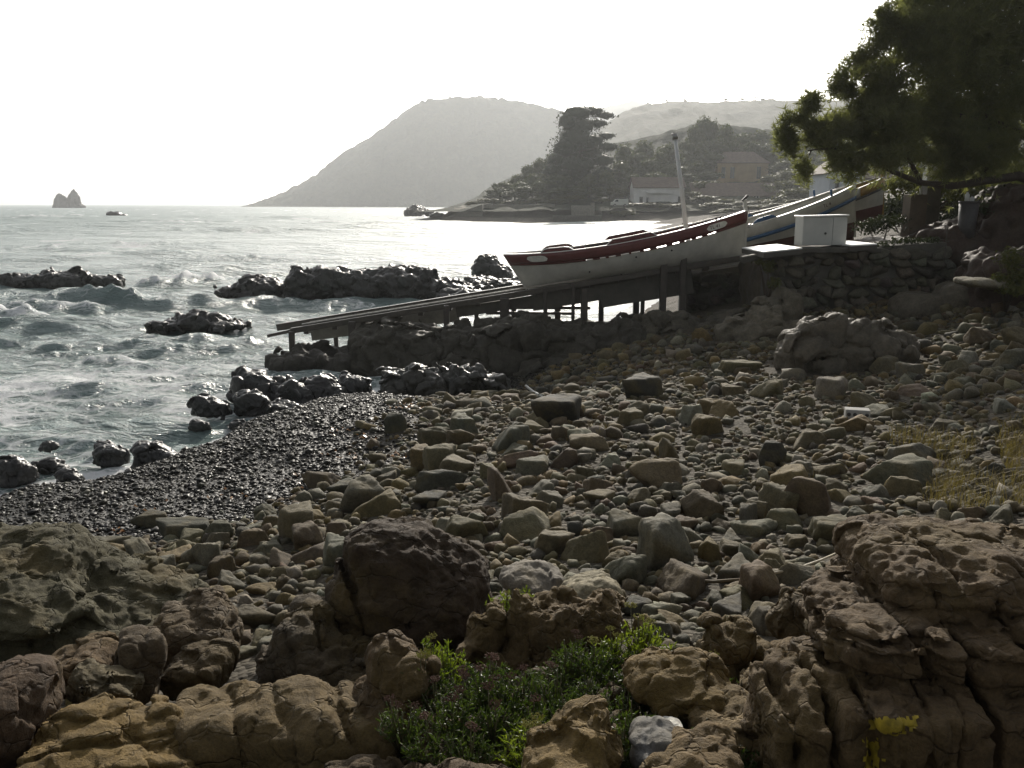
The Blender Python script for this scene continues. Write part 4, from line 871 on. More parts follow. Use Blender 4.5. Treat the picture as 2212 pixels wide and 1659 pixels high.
# occupancy raster
GX0, GY0, GS = -11.0, 2.0, 0.02
OCC = np.zeros((1150, 1000), bool)         # x, y
def disc(x, y, r, test=False):
    i0 = int((x-r-GX0)/GS); i1 = int((x+r-GX0)/GS)+1; j0 = int((y-r-GY0)/GS); j1 = int((y+r-GY0)/GS)+1
    if i0 < 0 or j0 < 0 or i1 >= OCC.shape[0] or j1 >= OCC.shape[1]: return 1.0
    a = (np.arange(i0, i1)*GS+GX0-x)[:, None]; b = (np.arange(j0, j1)*GS+GY0-y)[None, :]
    m = a*a+b*b <= r*r; s = OCC[i0:i1, j0:j1]
    if test: return s[m].mean() if m.any() else 0
    s |= m; return 0
for (x, y, r) in ROCKS: disc(x, y, r)
def scatter(nc, rmin, rmax, power, tries, allow, zlo=.5, field=None):
    r = rng.uniform(0, 1, nc)**power*(rmax-rmin)+rmin; r = np.sort(r)[::-1]
    out = []
    X = rng.uniform(-7, 11, (tries, nc)); Y = 2.6+16.9*rng.uniform(0, 1, (tries, nc))**1.25
    for t in range(tries):
        z0 = ground0(X[t], Y[t]); u, v = proj(np.stack([X[t], Y[t], z0], -1))
        nz = .16*vnoise(np.stack([X[t]*.8, Y[t]*.8, X[t]*0], -1), 13)
        ok = (z0 > .12) & (rng.uniform(.15, .95, nc) > wetness(X[t], Y[t], z0)) & (u > -60) & (u < 2290) & (v < 1720) & (v > 640) & (z0 < 2.6)
        if field is not None: ok &= rng.uniform(0, 1, nc) < field(X[t], Y[t], u, v)
        for k in np.nonzero(ok)[0]:
            if r[k] <= 0: continue
            if disc(X[t][k], Y[t][k], r[k]*.8, True) <= allow:
                disc(X[t][k], Y[t][k], r[k]*.86); out.append((X[t][k], Y[t][k], r[k])); r[k] = 0
    return out
fsm = lambda x, y, u, v: np.clip(.38+.8*vnoise(np.stack([x*.6, y*.6, x*0], -1), 31)+.35, .08, 1)*np.where((u > 1500) & (v > 850) & (v < 990), .25, 1)
raw = scatter(340, .14, .25, 2.2, 4, .12, .66, fsm)+scatter(3000, .065, .14, 1.7, 4, .22, .56, fsm)+scatter(11000, .032, .068, 1.2, 3, .44, .46)
raw2 = scatter(15000, .016, .034, 1.2, 1, .7, .5)
for (x, y, r) in raw+raw2:
    ci = rng.choice(7, p=CPROB); sh = int(rng.integers(NSH))
    fl = rng.uniform(.40, .9); el = rng.uniform(.62, 1)
    z = g1(x, y) if r > .1 else 0
    STONES.append([x, y, z, (r, r*el, r*fl), (rng.normal(0, .22), rng.normal(0, .22), rng.uniform(0, 6.28)), ci, sh, False])
xs = np.array([s[0] for s in STONES]); ys = np.array([s[1] for s in STONES]); gz = ground(xs, ys)
for s, z in zip(STONES, gz):
    if not s[7]: s[2] = z+s[3][2]*rng.uniform(-.05, .42)
# the 300 that show largest are objects of their own
sc = np.array([(s[3][0]*s[3][2])**.5/s[1]+(9 if s[7] else 0) for s in STONES])
uu, vv = proj(np.array([[s[0], s[1], s[2]] for s in STONES]))
sc[(uu < -20) | (uu > 2230) | (vv > 1650)] = 0
order = np.argsort(-sc); top = set(order[:300].tolist())
SHAPE = {0: 'rounded', 1: 'blocky', 2: 'angular', 3: 'pointed', 4: 'rounded', 5: 'flat topped', 6: 'blocky', 7: 'squarish', 8: 'smooth', 9: 'slanted', 10: 'long', 11: 'lumpy', 12: 'sharp', 13: 'humped', 14: 'low', 15: 'flat'}
LAND += [('the stone wall foot', 4.3, 17.2, .8), ('the yellow dry grass', 4.2, 7.6, .6), ('the near slipway post', -2.2, 18.6, .5), ('the stranded white pipe', .35, 12.2, .2), ('the long pale cane', 2.2, 5.0, .5)]
used = {}
todo = []
for k in order[:300]:
    x, y, z, rr, rot, ci, sh, hand = STONES[k]
    dd = [max(0, math.hypot(x-l[1], y-l[2])-l[3]) for l in LAND]
    j = None; lb = None
    size = 'large' if rr[0] > .2 else ('mid sized' if rr[0] > .11 else 'small')
    for j in np.argsort(dd):
        l = LAND[j]
        if math.hypot(x-l[1], y-l[2]) < .03 and hand:        # is itself the landmark
            lb = f"{size} {COLS[ci][0]} stone in the stone field, known as {l[0][4:]}".replace('known as ', 'a '); break
        dx, dy = x-l[1], y-l[2]
        rel = ('to the right of' if dx > 0 else 'to the left of') if abs(dx) > abs(dy) else ('behind' if dy > 0 else 'in front of')
        lb = f"{size} {COLS[ci][0]} {SHAPE[sh]} stone {'just ' if dd[j] < .35 else ''}{rel} {l[0]}"
        if lb not in used: break
        if j == np.argsort(dd)[3]: lb = None; break
    if lb is None:
        l = LAND[int(np.argmin(dd))]; a, b = np.argsort(dd)[:2]
        lb = f"{size} {COLS[ci][0]} {SHAPE[sh]} stone between {LAND[a][0]} and {LAND[b][0]}"
    used[lb] = used.get(lb, 0)+1
    c = np.array((.76, .73, .61))*np.array(COLS[ci][1])*rng.uniform(.8, 1.2)*(1+rng.normal(0, .03, 3))
    todo.append((k, lb, c))
for (k, lb, c) in todo:
    x, y, z, rr, rot, ci, sh, hand = STONES[k]
    o = obj('stone', STONE_ME[sh], None, (x, y, z)); o.scale = rr; o.rotation_euler = rot; o.color = (*c, 1)
    tag(o, lb, 'stone', 'loose stones of the stone field')
def joined(name, items, m, shapes):
    """many small stones as one mesh; items: list of (pos, radii, rot, colour, shape, level)"""
    Vs, Fs, Cs = [], [], []; off = 0
    for (p, rr, rot, c, sh, lev) in items:
        V, F = shapes[lev][sh]
        M = np.array(Euler(rot).to_matrix())
        Vs.append((V*np.array(rr))@M.T+np.array(p)); Fs.append(F+off); Cs.append(np.tile(c, (len(V), 1))); off += len(V)
    return obj(name, mesh(name, np.concatenate(Vs), np.concatenate(Fs), m, True, np.concatenate(Cs)))
items = []
for k, s in enumerate(STONES):
    if k in top: continue
    px = s[3][0]/s[1]*887
    c = np.array((.76, .73, .61))*np.array(COLS[s[5]][1])*rng.uniform(.75, 1.3)*(1+rng.normal(0, .035, 3))
    items.append(((s[0], s[1], s[2]), s[3], s[4], c, s[6], 2 if px > 6 else 1))
SHP = {1: SH1, 2: SH2}
o = joined('small_stones', items, M_STONES, SHP); o['kind'] = 'stuff'
print('stones', len(STONES), len(items), sum(1 for i in items if i[5] == 2), 'labels', len(used), 'of 300', round(time.time()-T0, 1))
# wet shingle by the water
def ico20():
    bm = bmesh.new(); bmesh.ops.create_icosphere(bm, subdivisions=1, radius=1); bm.free()
    p = (1+5**.5)/2; V = np.array([(-1, p, 0), (1, p, 0), (-1, -p, 0), (1, -p, 0), (0, -1, p), (0, 1, p), (0, -1, -p), (0, 1, -p), (p, 0, -1), (p, 0, 1), (-p, 0, -1), (-p, 0, 1)], float)
    F = np.array([(0, 11, 5), (0, 5, 1), (0, 1, 7), (0, 7, 10), (0, 10, 11), (1, 5, 9), (5, 11, 4), (11, 10, 2), (10, 7, 6), (7, 1, 8), (3, 9, 4), (3, 4, 2), (3, 2, 6), (3, 6, 8), (3, 8, 9), (4, 9, 5), (2, 4, 11), (6, 2, 10), (8, 6, 7), (9, 8, 1)])
    return V/np.linalg.norm(V[0]), F
ICO[0] = ico20()
SHP[0] = [stone_shape(0, 500+i, 8, 20, .02) for i in range(NSH)]
# dark wet pebbles
n_ = 60000
X = rng.uniform(-8, 2.6, n_); Y = rng.uniform(5.5, 18.5, n_); z0 = ground0(X, Y); wt = wetness(X, Y, z0)
u, v = proj(np.stack([X, Y, z0], -1))
ok = ((wt > rng.uniform(0, .9, n_)) | ((u > 1050) & (z0 < .75))) & (z0 > -.06) & (u > -60) & (u < 1420) & (v > 760)
X, Y, z0 = X[ok], Y[ok], ground(X[ok], Y[ok])
items = []
for x, y, z in zip(X, Y, z0):
    r_ = .011+.028*rng.random()**2.6+(.04*rng.random() if rng.random() < .04 else 0); sh = int(rng.integers(NSH))
    g_ = rng.uniform(.010, .042); c = np.array((g_, g_*rng.uniform(.86, 1), g_*rng.uniform(.62, .9)))*(2.6 if rng.random() < .12 else 1)
    items.append(((x, y, z+r_*.2), (r_, r_*rng.uniform(.6, 1), r_*rng.uniform(.4, .7)), (rng.normal(0, .3), rng.normal(0, .3), rng.uniform(0, 6.28)), c, sh, 1 if r_/y > .0030 else 0))
o = joined('wet_pebbles', items, M_WETP, SHP); o['kind'] = 'stuff'
print('pebbles', len(items), sum(1 for i in items if i[5] == 1), round(time.time()-T0, 1))
# orange scraps of seaweed on the wet shingle
M_WEED = plain('seaweed', (.34, .15, .03), .35, .4, 20, spec=.5)
mb = MB()
for (cu, cv, n, ru, rv) in [(870, 880, 26, 45, 10), (1000, 870, 10, 30, 6), (760, 940, 14, 60, 12), (720, 990, 10, 60, 14), (620, 1040, 8, 50, 14), (480, 1080, 8, 70, 20), (300, 1110, 6, 60, 12), (1060, 870, 6, 20, 4), (260, 1150, 6, 60, 12), (860, 985, 6, 30, 8)]:
    for i in range(n):
        g = ground_uv(cu+rng.normal(0, ru*.6), cv+rng.normal(0, rv*.6)); a = rng.uniform(0, 6.28); l = rng.uniform(.03, .09); w_ = rng.uniform(.008, .02)
        pts = [(g[0]+math.cos(a)*l*t+.012*math.sin(9*t+a), g[1]+math.sin(a)*l*t, g[2]+.035+.012*math.sin(5*t+a*2)) for t in (0, .33, .66, 1)]
        nx, ny = -math.sin(a)*w_, math.cos(a)*w_
        V = [(p[0]+s*nx*(.4 if q in (0, 3) else 1), p[1]+s*ny*(.4 if q in (0, 3) else 1), p[2]+.004*s) for q, p in enumerate(pts) for s in (-1, 1)]
        mb.add(V, [(0, 1, 3, 2), (2, 3, 5, 4), (4, 5, 7, 6)])
o = mb.build('seaweed_scraps', M_WEED, smooth=True); o['kind'] = 'stuff'
# ------------------------------------------------------------------ slipway
M_WOOD = plain('wet_timber', (.055, .045, .035), .45, .4, 6, bump=.4)
M_WOODT = plain('rail_timber', (.065, .055, .042), .38, .4, 6, bump=.3)
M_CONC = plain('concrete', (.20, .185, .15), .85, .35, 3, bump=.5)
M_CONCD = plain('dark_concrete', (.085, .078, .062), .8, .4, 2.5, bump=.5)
M_WHITE = plain('white_boat_paint', (.50, .485, .43), .38, .24, 2.5, bump=.05, spec=.5)
M_RED = plain('red_boat_paint', (.125, .036, .032), .42, .25, 5, bump=.05)
M_BLUE = plain('blue_boat_paint', (.05, .12, .24), .42, .25, 5, bump=.05)
M_YELL = plain('yellow_boat_paint', (.30, .18, .045), .45, .25, 5, bump=.05)
M_ANTI = plain('antifouling_paint', (.10, .04, .03), .7, .35, 3, bump=.1)
M_GLOSS = plain('varnished_white_rail', (.78, .76, .71), .38, .08, 6, bump=.02, spec=1.0)
M_IRON = plain('dark_iron', (.05, .045, .042), .5, .4, 9, bump=.3)
M_WBOX = plain('white_plastic', (.44, .44, .40), .45, .12, 3, bump=.03)
M_TILE = plain('white_tile', (.80, .79, .75), .40, .10, 3, bump=.03, spec=1.0)
def slipway():
    t = thing('slipway', 'dark timber slipway on posts running down into the sea', 'slipway', P(640, 730, 20.4).tolist())
    org = Vector(t.location)
    A, B = Vector(P(583, 722, 20.3)), Vector(P(1655, 549, 20.0))
    off = Vector((0, 1.05, 0))
    def at(u):   # point on the near rail line seen at column u
        lo, hi = 0, 1
        for _ in range(40):
            m = (lo+hi)/2
            if proj(np.array(A.lerp(B, m)))[0] < u: lo = m
            else: hi = m
        return A.lerp(B, lo)
    def part(name, fn, m, bev=0.0):
        mb = MB(); fn(mb); o = mb.build(name, m, t, bevel=bev); o.matrix_parent_inverse = Matrix.Translation(-org); return o
    d = (B-A).normalized()
    part('rail', lambda b: b.beam(A+d*.5, B, .12, .13), M_WOODT, .012)
    part('rail', lambda b: b.beam(A+off-d*.1+Vector((0, 0, .03)), B+off+Vector((0, 0, .03)), .16, .17), M_WOODT, .012)
    part('rail_tip', lambda b: b.beam(A-d*.05+Vector((0, 0, -.03)), A+d*.5, .10, .07), M_WOOD)
    for k, o_ in ((.10, .12), (.05, .93)):
        part('metal_runner', lambda b: b.beam(at(650)+Vector((0, o_, k)), at(1500)+Vector((0, o_, k)), .035, .03), M_GLOSSM)
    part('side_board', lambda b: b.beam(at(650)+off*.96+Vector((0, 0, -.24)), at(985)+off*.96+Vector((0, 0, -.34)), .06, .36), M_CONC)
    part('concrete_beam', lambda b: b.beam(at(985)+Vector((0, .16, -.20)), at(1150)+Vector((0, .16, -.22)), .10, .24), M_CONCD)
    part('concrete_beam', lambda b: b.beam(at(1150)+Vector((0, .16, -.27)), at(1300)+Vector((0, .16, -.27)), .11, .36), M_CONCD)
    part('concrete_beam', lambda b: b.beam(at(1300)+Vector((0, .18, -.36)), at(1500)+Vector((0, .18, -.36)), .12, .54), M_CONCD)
    # cross bearers between the two rails
    for u in np.arange(660, 1560, 62):
        p = at(u); part('bearer', lambda b: b.beam(p+Vector((0, .02, -.09)), p+off+Vector((0, -.02, -.06)), .11, .09), M_WOOD)
    near = [(632, 772, .13, 0), (762, 768, .17, 0), (965, 748, .13, .02), (1090, 708, .22, -.02), (1178, 692, .09, .04), (1238, 680, .08, .05), (1432, 700, .15, .30), (1474, 698, .14, .26), (1697, 665, .16, -.04), (1262, 700, .16, -.1)]
    for (u, vb, w_, up) in near:
        p = at(u)-Vector((0, .10, 0)); zb = P(u, vb, p.y)[2]
        part('post', lambda b: b.box((p.x, p.y, (p.z+up+zb-.25)/2), (w_, w_, p.z+up-zb+.25), taper=.94), M_WOOD, .012)
    for (u, vb, w_) in [(705, 744, .10), (819, 716, .12), (1025, 708, .10), (1110, 700, .12), (1210, 690, .14), (1310, 680, .12), (1390, 675, .14), (1405, 668, .09), (1545, 655, .14)]:
        p = at(u)+off; zb = P(u, vb, p.y)[2]
        part('post', lambda b: b.box((p.x, p.y, (p.z+zb-.35)/2), (w_, w_, p.z-zb+.30), taper=.96), M_WOOD, .01)
    for (u0, u1, v) in [(1050, 1275, 664), (1050, 1240, 676)]:
        part('tie_bar', lambda b: b.beam(P(u0, v, 20.7), P(u1, v+1, 20.7), .05, .07), M_WOOD)
    return t
M_GLOSSM = plain('worn_metal', (.32, .31, .29), .3, .3, 12, .8, .05)
slipway()

# ------------------------------------------------------------------ boats
def text_mesh(s, size, m, name='lettering'):
    c = bpy.data.curves.new(name, 'FONT'); c.body = s; c.size = size; c.extrude = .002; c.align_x = 'CENTER'; c.align_y = 'CENTER'
    o = bpy.data.objects.new(name, c); COL.objects.link(o)
    dg = bpy.context.evaluated_depsgraph_get(); me = bpy.data.meshes.new_from_object(o.evaluated_get(dg))
    bpy.data.objects.remove(o); me.materials.clear(); me.materials.append(m); me.name = name
    return me
class Hull:
    def __init__(s, L, B, zs, rake0, rake1, n=2.3):
        s.L, s.B, s.n = L, B, n; s.tz, s.zz = zip(*zs); s.r0, s.r1 = rake0, rake1
        cs = np.polyfit(s.tz, s.zz, min(len(zs)-1, 3)); s.cs = cs
    def zs(s, t): return np.polyval(s.cs, t)
    def pt(s, t, f, side, out=0.0):
        t = np.asarray(t, float); f = np.asarray(f, float)
        tt = np.clip(t, 0, 1)
        b = s.B/2*(np.sin(np.pi*np.clip(tt*.97+.015, 0, 1))**.62)+.025
        y = b*(1-(1-np.clip(f, 0, 1))**s.n)**(1/s.n)+out
        y = y*(1-.35*(1-np.clip(f, 0, 1))*(np.abs(2*tt-1)**3))
        xs = t*s.L; xk = s.r0+(s.L-s.r0-s.r1)*t
        x = xk+(xs-xk)*np.clip(f, 0, 1)
        return np.stack([x, side*y, s.zs(tt)*f], -1)
    def strip(s, t0, t1, off0, off1, nt=40, nf=6, out=0.0, zabs=None):
        """skin of both sides from off0 to off1 metres below the sheer (or down to / from absolute height)"""
        V, F = [], []
        for side in (-1, 1):
            t = np.linspace(t0, t1, nt)
            fa = 1-off0/s.zs(t) if not isinstance(off0, str) else np.full(nt, float(off0))/s.zs(t)
            fb = 1-off1/s.zs(t) if not isinstance(off1, str) else np.full(nt, float(off1))/s.zs(t)
            k = np.linspace(0, 1, nf)[:, None]
            f = fa[None]+(fb-fa)[None]*k
            Q = s.pt(np.tile(t, (nf, 1)), f, side, out).reshape(-1, 3)
            G = grid_faces(nt, nf)
            if side > 0: G = G[:, ::-1]
            F.append(G+len(V)*0+sum(len(v) for v in V)); V.append(Q)
        return np.concatenate(V), np.concatenate(F)
def boat(name, label, stern, pitch, yaw, H, parts, extra):
    t = thing(name, label, 'boat', tuple(stern))
    t.rotation_euler = (0, -pitch, yaw)
    for (pn, args, m, thick) in parts:
        V, F = H.strip(*args[0], **args[1])
        o = obj(pn, mesh(pn, V, F, m), t)
        if thick: md = o.modifiers.new('solid', 'SOLIDIFY'); md.thickness = thick; md.offset = -1
    # deck and keel
    tt = np.linspace(.01, .99, 30)
    a = H.pt(tt, 1-extra['deck']/H.zs(tt), -1, -.02); b = H.pt(tt, 1-extra['deck']/H.zs(tt), 1, -.02); c = (a+b)/2; c[:, 2] += .05
    V = np.concatenate([a, c, b]); obj('deck', mesh('deck', V, grid_faces(30, 3), extra.get('deckm', M_WHITE)), t)
    mb = MB(); ks = [H.pt(q, .0, 1)*np.array([1, 0, 1])+np.array([0, 0, -.03]) for q in np.linspace(0, 1, 12)]
    for p, q in zip(ks[:-1], ks[1:]): mb.beam(p, q, .07, .12)
    mb.build('keel', extra.get('keelm', M_WHITE), t)
    # gunwale caps
    for side in (-1, 1):
        mb = MB(); q = H.pt(np.linspace(.0, 1, 26), 1.0, side, -.01)
        for p0, p1 in zip(q[:-1], q[1:]): mb.beam(p0, p1, .085, .03)
        mb.build('gunwale', extra.get('cap', M_GLOSS), t)
    # stem and stern posts
    for q, top, lean in ((1.0, extra['stem'], extra.get('lean', .05)), (0.0, .02, 0)):
        p0 = H.pt(q, .02, 1)*np.array([1, 0, 1]); p1 = H.pt(q, 1.0, 1)*np.array([1, 0, 1])
        s_ = 1 if q else -1
        mb = MB(); mb.beam(p0+[s_*.02, 0, 0], p1+[s_*.02, 0, 0], .07, .10 if q else .06)
        if q: mb.beam(p1+[.02, 0, 0], p1+[.02+lean, 0, top], .075, .085)
        o = mb.build('stem_post' if q else 'stern_post', extra.get('stemm', M_WHITE), t, bevel=.008)
        if q and extra.get('cap_top'):
            mb = MB(); e = p1+[.02+lean, 0, top]; mb.beam(e+[-.06, 0, -.02], e+[.08, 0, .09], .07, .05); mb.build('stem_cap', M_IRON, o)
    return t
def keel_pose(a, b):
    a, b = Vector(a), Vector(b); d = b-a
    return a, math.atan2(d.z, math.hypot(d.x, d.y)), math.atan2(d.y, d.x)
# red banded boat
a, pit, yw = keel_pose(P(1103, 631, 20.75), P(1620, 558, 20.4))
H1 = Hull(5.52, 1.9, [(0, .89), (.33, .79), (.66, .86), (1, 1.08)], .42, .16)
SL = [(.317, .347), (.376, .399), (.412, .440), (.462, .495), (.505, .540), (.558, .582), (.610, .650), (.676, .704), (.727, .757), (.775, .80), (.825, .862)]
parts = [('bulwark', (((0, 1, -.0, .225)), dict(nt=60, nf=4, out=.012)), M_RED, .03)]
parts = [('bulwark', ((0, 1, 0.0, .225), dict(nt=60, nf=4, out=.012)), M_RED, .03), ('hull', ((0, 1, .255, '0.0'), dict(nt=60, nf=14)), M_WHITE, 0)]
prev = 0.0
for s0, s1 in SL+[(1.0, 1.0)]:
    if s0-prev > .003: parts.append(('waterway_strake', ((prev, s0, .222, .262), dict(nt=max(3, int((s0-prev)*60)), nf=2, out=.007)), M_WHITE if False else M_RED, .025))
    prev = s1
B1 = boat('fishing_boat', 'white wooden boat with red band and short mast on the slipway', a, pit, yw, H1, parts, dict(deck=.258, stem=.24, cap_top=True, stemm=M_WHITE, lean=.0, cap=M_GLOSS))
def boat1_fittings():
    t = B1
    # mast
    tm = .757; zb = float(H1.zs(tm))-.25; x0 = tm*5.52
    mb = MB(); mb.tube([(x0, 0, zb), (x0-.01, 0, zb+1.2), (x0-.03, 0, zb+2.22)], [.055, .048, .042], 12); m_ = mb.build('mast', M_MAST, t, True)
    mb = MB(); mb.tube([(x0-.03, 0, zb+2.20), (x0-.03, 0, zb+2.32)], [.066, .060], 12); mb.tube([(x0-.03, 0, zb+2.28), (x0-.10, 0, zb+2.33)], [.03, .03], 8); mb.build('mast_cap', M_GLOSSM, m_, True)
    # raised washboards on the gunwale
    for (t0, t1, h) in [(.155, .285, .075), (.42, .62, .095)]:
        for side in (-1, 1):
            tt = np.linspace(t0, t1, 9); q = H1.pt(tt, 1.0, side, .0); pr = np.clip(np.minimum(tt-t0, t1-tt)/.02, 0, 1)
            up = np.stack([q[:, 0], q[:, 1], q[:, 2]+.012+h*pr], -1)
            V = np.concatenate([q+[0, 0, .005], up]); o = obj('washboard', mesh('washboard', V, grid_faces(9, 2), M_RED, False), t)
            md = o.modifiers.new('solid', 'SOLIDIFY'); md.thickness = .03; md.offset = 0
            mb = MB()
            for p0, p1 in zip(up[:-1], up[1:]): mb.beam(p0+[0, 0, .01], p1+[0, 0, .01], .05, .018)
            mb.build('cap_rail', M_GLOSS, o)
    # engine box, hatch, tiller and mooring bitts
    mb = MB(); mb.box((2.5, 0, float(H1.zs(.45))-.09), (1.3, .7, .30)); mb.build('engine_box', M_IRON, t, bevel=.03)
    mb = MB(); mb.box((4.35, 0, float(H1.zs(.79))-.17), (.7, .6, .12)); mb.build('hatch', M_WHITE, t, bevel=.02)
    for tq in (.865, .885):
        p = H1.pt(tq, 1.0, -1); mb = MB(); mb.box((p[0], p[1]+.02, p[2]+.035), (.035, .05, .08)); mb.build('cleat', M_IRON, t, bevel=.006)
    p = H1.pt(1.0, .70, 1); mb = MB(); mb.tube([(p[0]+.02, 0, p[2]), (p[0]+.12, 0, p[2]-.02)], .02, 8); mb.tube([(p[0]+.10, -.03, p[2]-.04), (p[0]+.14, .03, p[2]-.02)], .045, 10); mb.build('bow_ring', M_GLOSS, t, True)
    # plates
    for (t0, t1, s) in [(.822, .912, 'TL 41'), (.083, .170, None)]:
        tt = np.linspace(t0, t1, 12); pr = np.sqrt(np.clip(1-np.abs(2*(tt-t0)/(t1-t0)-1)**4, 0, 1))
        zc = H1.zs(tt)-.122; hh = .07*pr
        V = np.concatenate([H1.pt(tt, (zc+hh)/H1.zs(tt), -1, .050), H1.pt(tt, (zc-hh)/H1.zs(tt), -1, .050)])
        o = obj('number_plate', mesh('number_plate', V, grid_faces(12, 2), M_PLATE, False), t)
        if s:
            me = text_mesh(s, .115, M_LETTER); p0 = H1.pt(t0+.012, 1-.122/H1.zs(t0), -1, .055); p1 = H1.pt(t1-.03, 1-.122/H1.zs(t1-.03), -1, .055)
            dx = Vector(p1-p0).normalized(); nrm = Vector((0, -1, 0)); up = dx.cross(nrm)*-1; up = Vector((0, 0, 1))-dx*dx.z; up.normalize(); nz = dx.cross(up)
            M = Matrix((dx, up, nz)).transposed().to_4x4(); M.translation = Vector((p0+p1)/2)
            me.transform(M); obj('lettering', me, o)
    for (u_, f_) in [(.31, .33), (.52, .56), (.44, .12), (.67, .56)]:
        p = H1.pt(u_, f_, -1, .004); mb = MB(); mb.tube([(p[0], p[1], p[2]), (p[0], p[1]-.012, p[2])], .022, 8); mb.build('hull_plug', M_IRON, t)
M_MAST = plain('grey_mast', (.66, .65, .62), .4, .12, 4, bump=.05)
M_PLATE = plain('number_plate_paint', (.60, .585, .52), .5, .2, 14, bump=.03)
M_LETTER = plain('faded_lettering', (.10, .06, .05), .6, .5, 30, bump=0)
boat1_fittings()
# blue banded boat behind it
H2 = Hull(6.6, 2.1, [(0, 1.0), (.4, .86), (.7, 1.0), (1, 1.34)], .5, .12)
bow2 = Vector(P(1853, 513, 23.0)); d2 = Vector((math.cos(R(10.8)), .015, math.sin(R(10.8)))).normalized()
a, pit, yw = keel_pose(bow2-d2*6.6, bow2)
B2 = boat('fishing_boat', 'white wooden boat with blue bands hauled up behind the red banded one', a, pit, yw, H2,
     [('bulwark', ((0, 1, 0, .30), dict(nt=50, nf=4, out=.006)), M_WHITE, .03), ('blue_strake', ((0, 1, .27, .355), dict(nt=50, nf=3, out=.03)), M_BLUE, .03), ('hull', ((0, 1, .30, '0.42'), dict(nt=50, nf=8)), M_WHITE, 0), ('hull_bottom', ((0, 1, '0.418', '0.0'), dict(nt=50, nf=8)), M_ANTI, 0)],
     dict(deck=.30, stem=.42, lean=.02, keelm=M_ANTI, cap=M_GLOSS))
def boat2_fittings():
    t = B2
    for side in (-1, 1):
        tt = np.linspace(.56, .655, 9); q = H2.pt(tt, 1.0, side, .0); pr = np.clip(np.minimum(tt-.56, .655-tt)/.018, 0, 1)
        up = q+np.stack([pr*0, pr*0, .01+.10*pr], -1)
        o = obj('washboard', mesh('washboard', np.concatenate([q, up]), grid_faces(9, 2), M_BLUE, False), t); md = o.modifiers.new('solid', 'SOLIDIFY'); md.thickness = .03; md.offset = 0
        for tq, hh in ((.605, .16), (.64, .12), (.885, .18)):
            p = H2.pt(tq, 1.0, side); mb = MB(); mb.tube([p, p+[0, 0, hh]], .014 if tq < .8 else .03, 8); mb.build('thole_pin', M_GLOSSM if tq < .8 else M_BLUE, t, True)
    tt = np.linspace(.80, .93, 8)
    me = text_mesh('TL 4', .13, M_LETTER); p0 = H2.pt(.83, 1-.15/H2.zs(.83), -1, .045); p1 = H2.pt(.89, 1-.15/H2.zs(.89), -1, .045)
    dx = Vector(p1-p0).normalized(); up = (Vector((0, 0, 1))-dx*dx.z).normalized(); M = Matrix((dx, up, dx.cross(up))).transposed().to_4x4(); M.translation = Vector((p0+p1)/2); me.transform(M); obj('lettering', me, t)
boat2_fittings()
H3 = Hull(5.8, 1.9, [(0, .95), (.4, .82), (.7, .92), (1, 1.16)], .45, .15)
bow3 = Vector(P(1914, 470, 26.2)); d3 = Vector((math.cos(R(11)), .02, math.sin(R(11)))).normalized()
a, pit, yw = keel_pose(bow3-d3*5.8, bow3)
B3 = boat('fishing_boat', 'white boat with a yellow upper strake and red bottom behind the blue banded one', a, pit, yw, H3,
     [('bulwark', ((0, .84, 0, .24), dict(nt=36, nf=3, out=.006)), M_WHITE, .03), ('yellow_strake', ((.84, 1, 0.0, .24), dict(nt=10, nf=3, out=.012)), M_YELL, .03), ('rubbing_strake', ((0, 1, .24, .30), dict(nt=40, nf=2, out=.03)), M_IRON, .02), ('hull', ((0, 1, .30, '0.40'), dict(nt=40, nf=6)), M_WHITE, 0), ('hull_bottom', ((0, 1, '0.398', '0.0'), dict(nt=40, nf=6)), plain('red_antifouling', (.10, .032, .028), .6, .3, 3), 0)],
     dict(deck=.26, stem=.22, lean=.01, keelm=M_ANTI, stemm=M_YELL, cap=M_IRON, cap_top=True))
# a fourth boat hull lying low beyond, only its rail shows
H4 = Hull(4.6, 1.7, [(0, .72), (.5, .62), (1, .8)], .35, .15)
a = Vector(P(1405, 560, 25.5)); B4 = boat('rowing_boat', 'dark low rowing boat half hidden behind the red banded boat', a, R(4), R(3), H4,
     [('bulwark', ((0, 1, 0, .2), dict(nt=30, nf=3, out=.006)), M_IRON, .03), ('hull', ((0, 1, .2, '0.0'), dict(nt=30, nf=8)), M_WHITE, 0)], dict(deck=.25, stem=.08, cap=M_WOODT))

# ------------------------------------------------------------------ cabinet on its tiled base, slabs
def cabinet():
    c = P(1781, 498, 18.2); s = 18.2/FPX
    t = thing('utility_cabinet', 'white two door cabinet standing on the tiled slab above the wall', 'cabinet', (c[0], c[1], c[2]-.30), R(3))
    w_, h_, dp = 97*s, 61*s, .42
    mb = MB(); mb.box((0, .012+dp/2, h_/2), (w_-.02, dp, h_)); mb.build('body', M_WBOX, t, bevel=.008)
    for x0, x1 in ((-w_/2+.012, w_*.175), (w_*.182, w_/2-.006)):
        mb = MB(); mb.box(((x0+x1)/2, -.004, h_/2), (x1-x0, .024, h_-.025)); d = mb.build('door', M_WBOX, t, bevel=.004)
        if x0 < 0: mb = MB(); mb.tube([(0.015, -.018, h_*.42), (.015, -.03, h_*.42)], .024, 12); mb.build('lock', M_IRON, d)
    mb = MB(); mb.box((0, .20, h_+.014), (w_+.03, dp+.08, .028), Matrix.Rotation(R(-1.5), 3, 'Y')); mb.build('lid', M_GLOSS, t, bevel=.006)
cabinet()
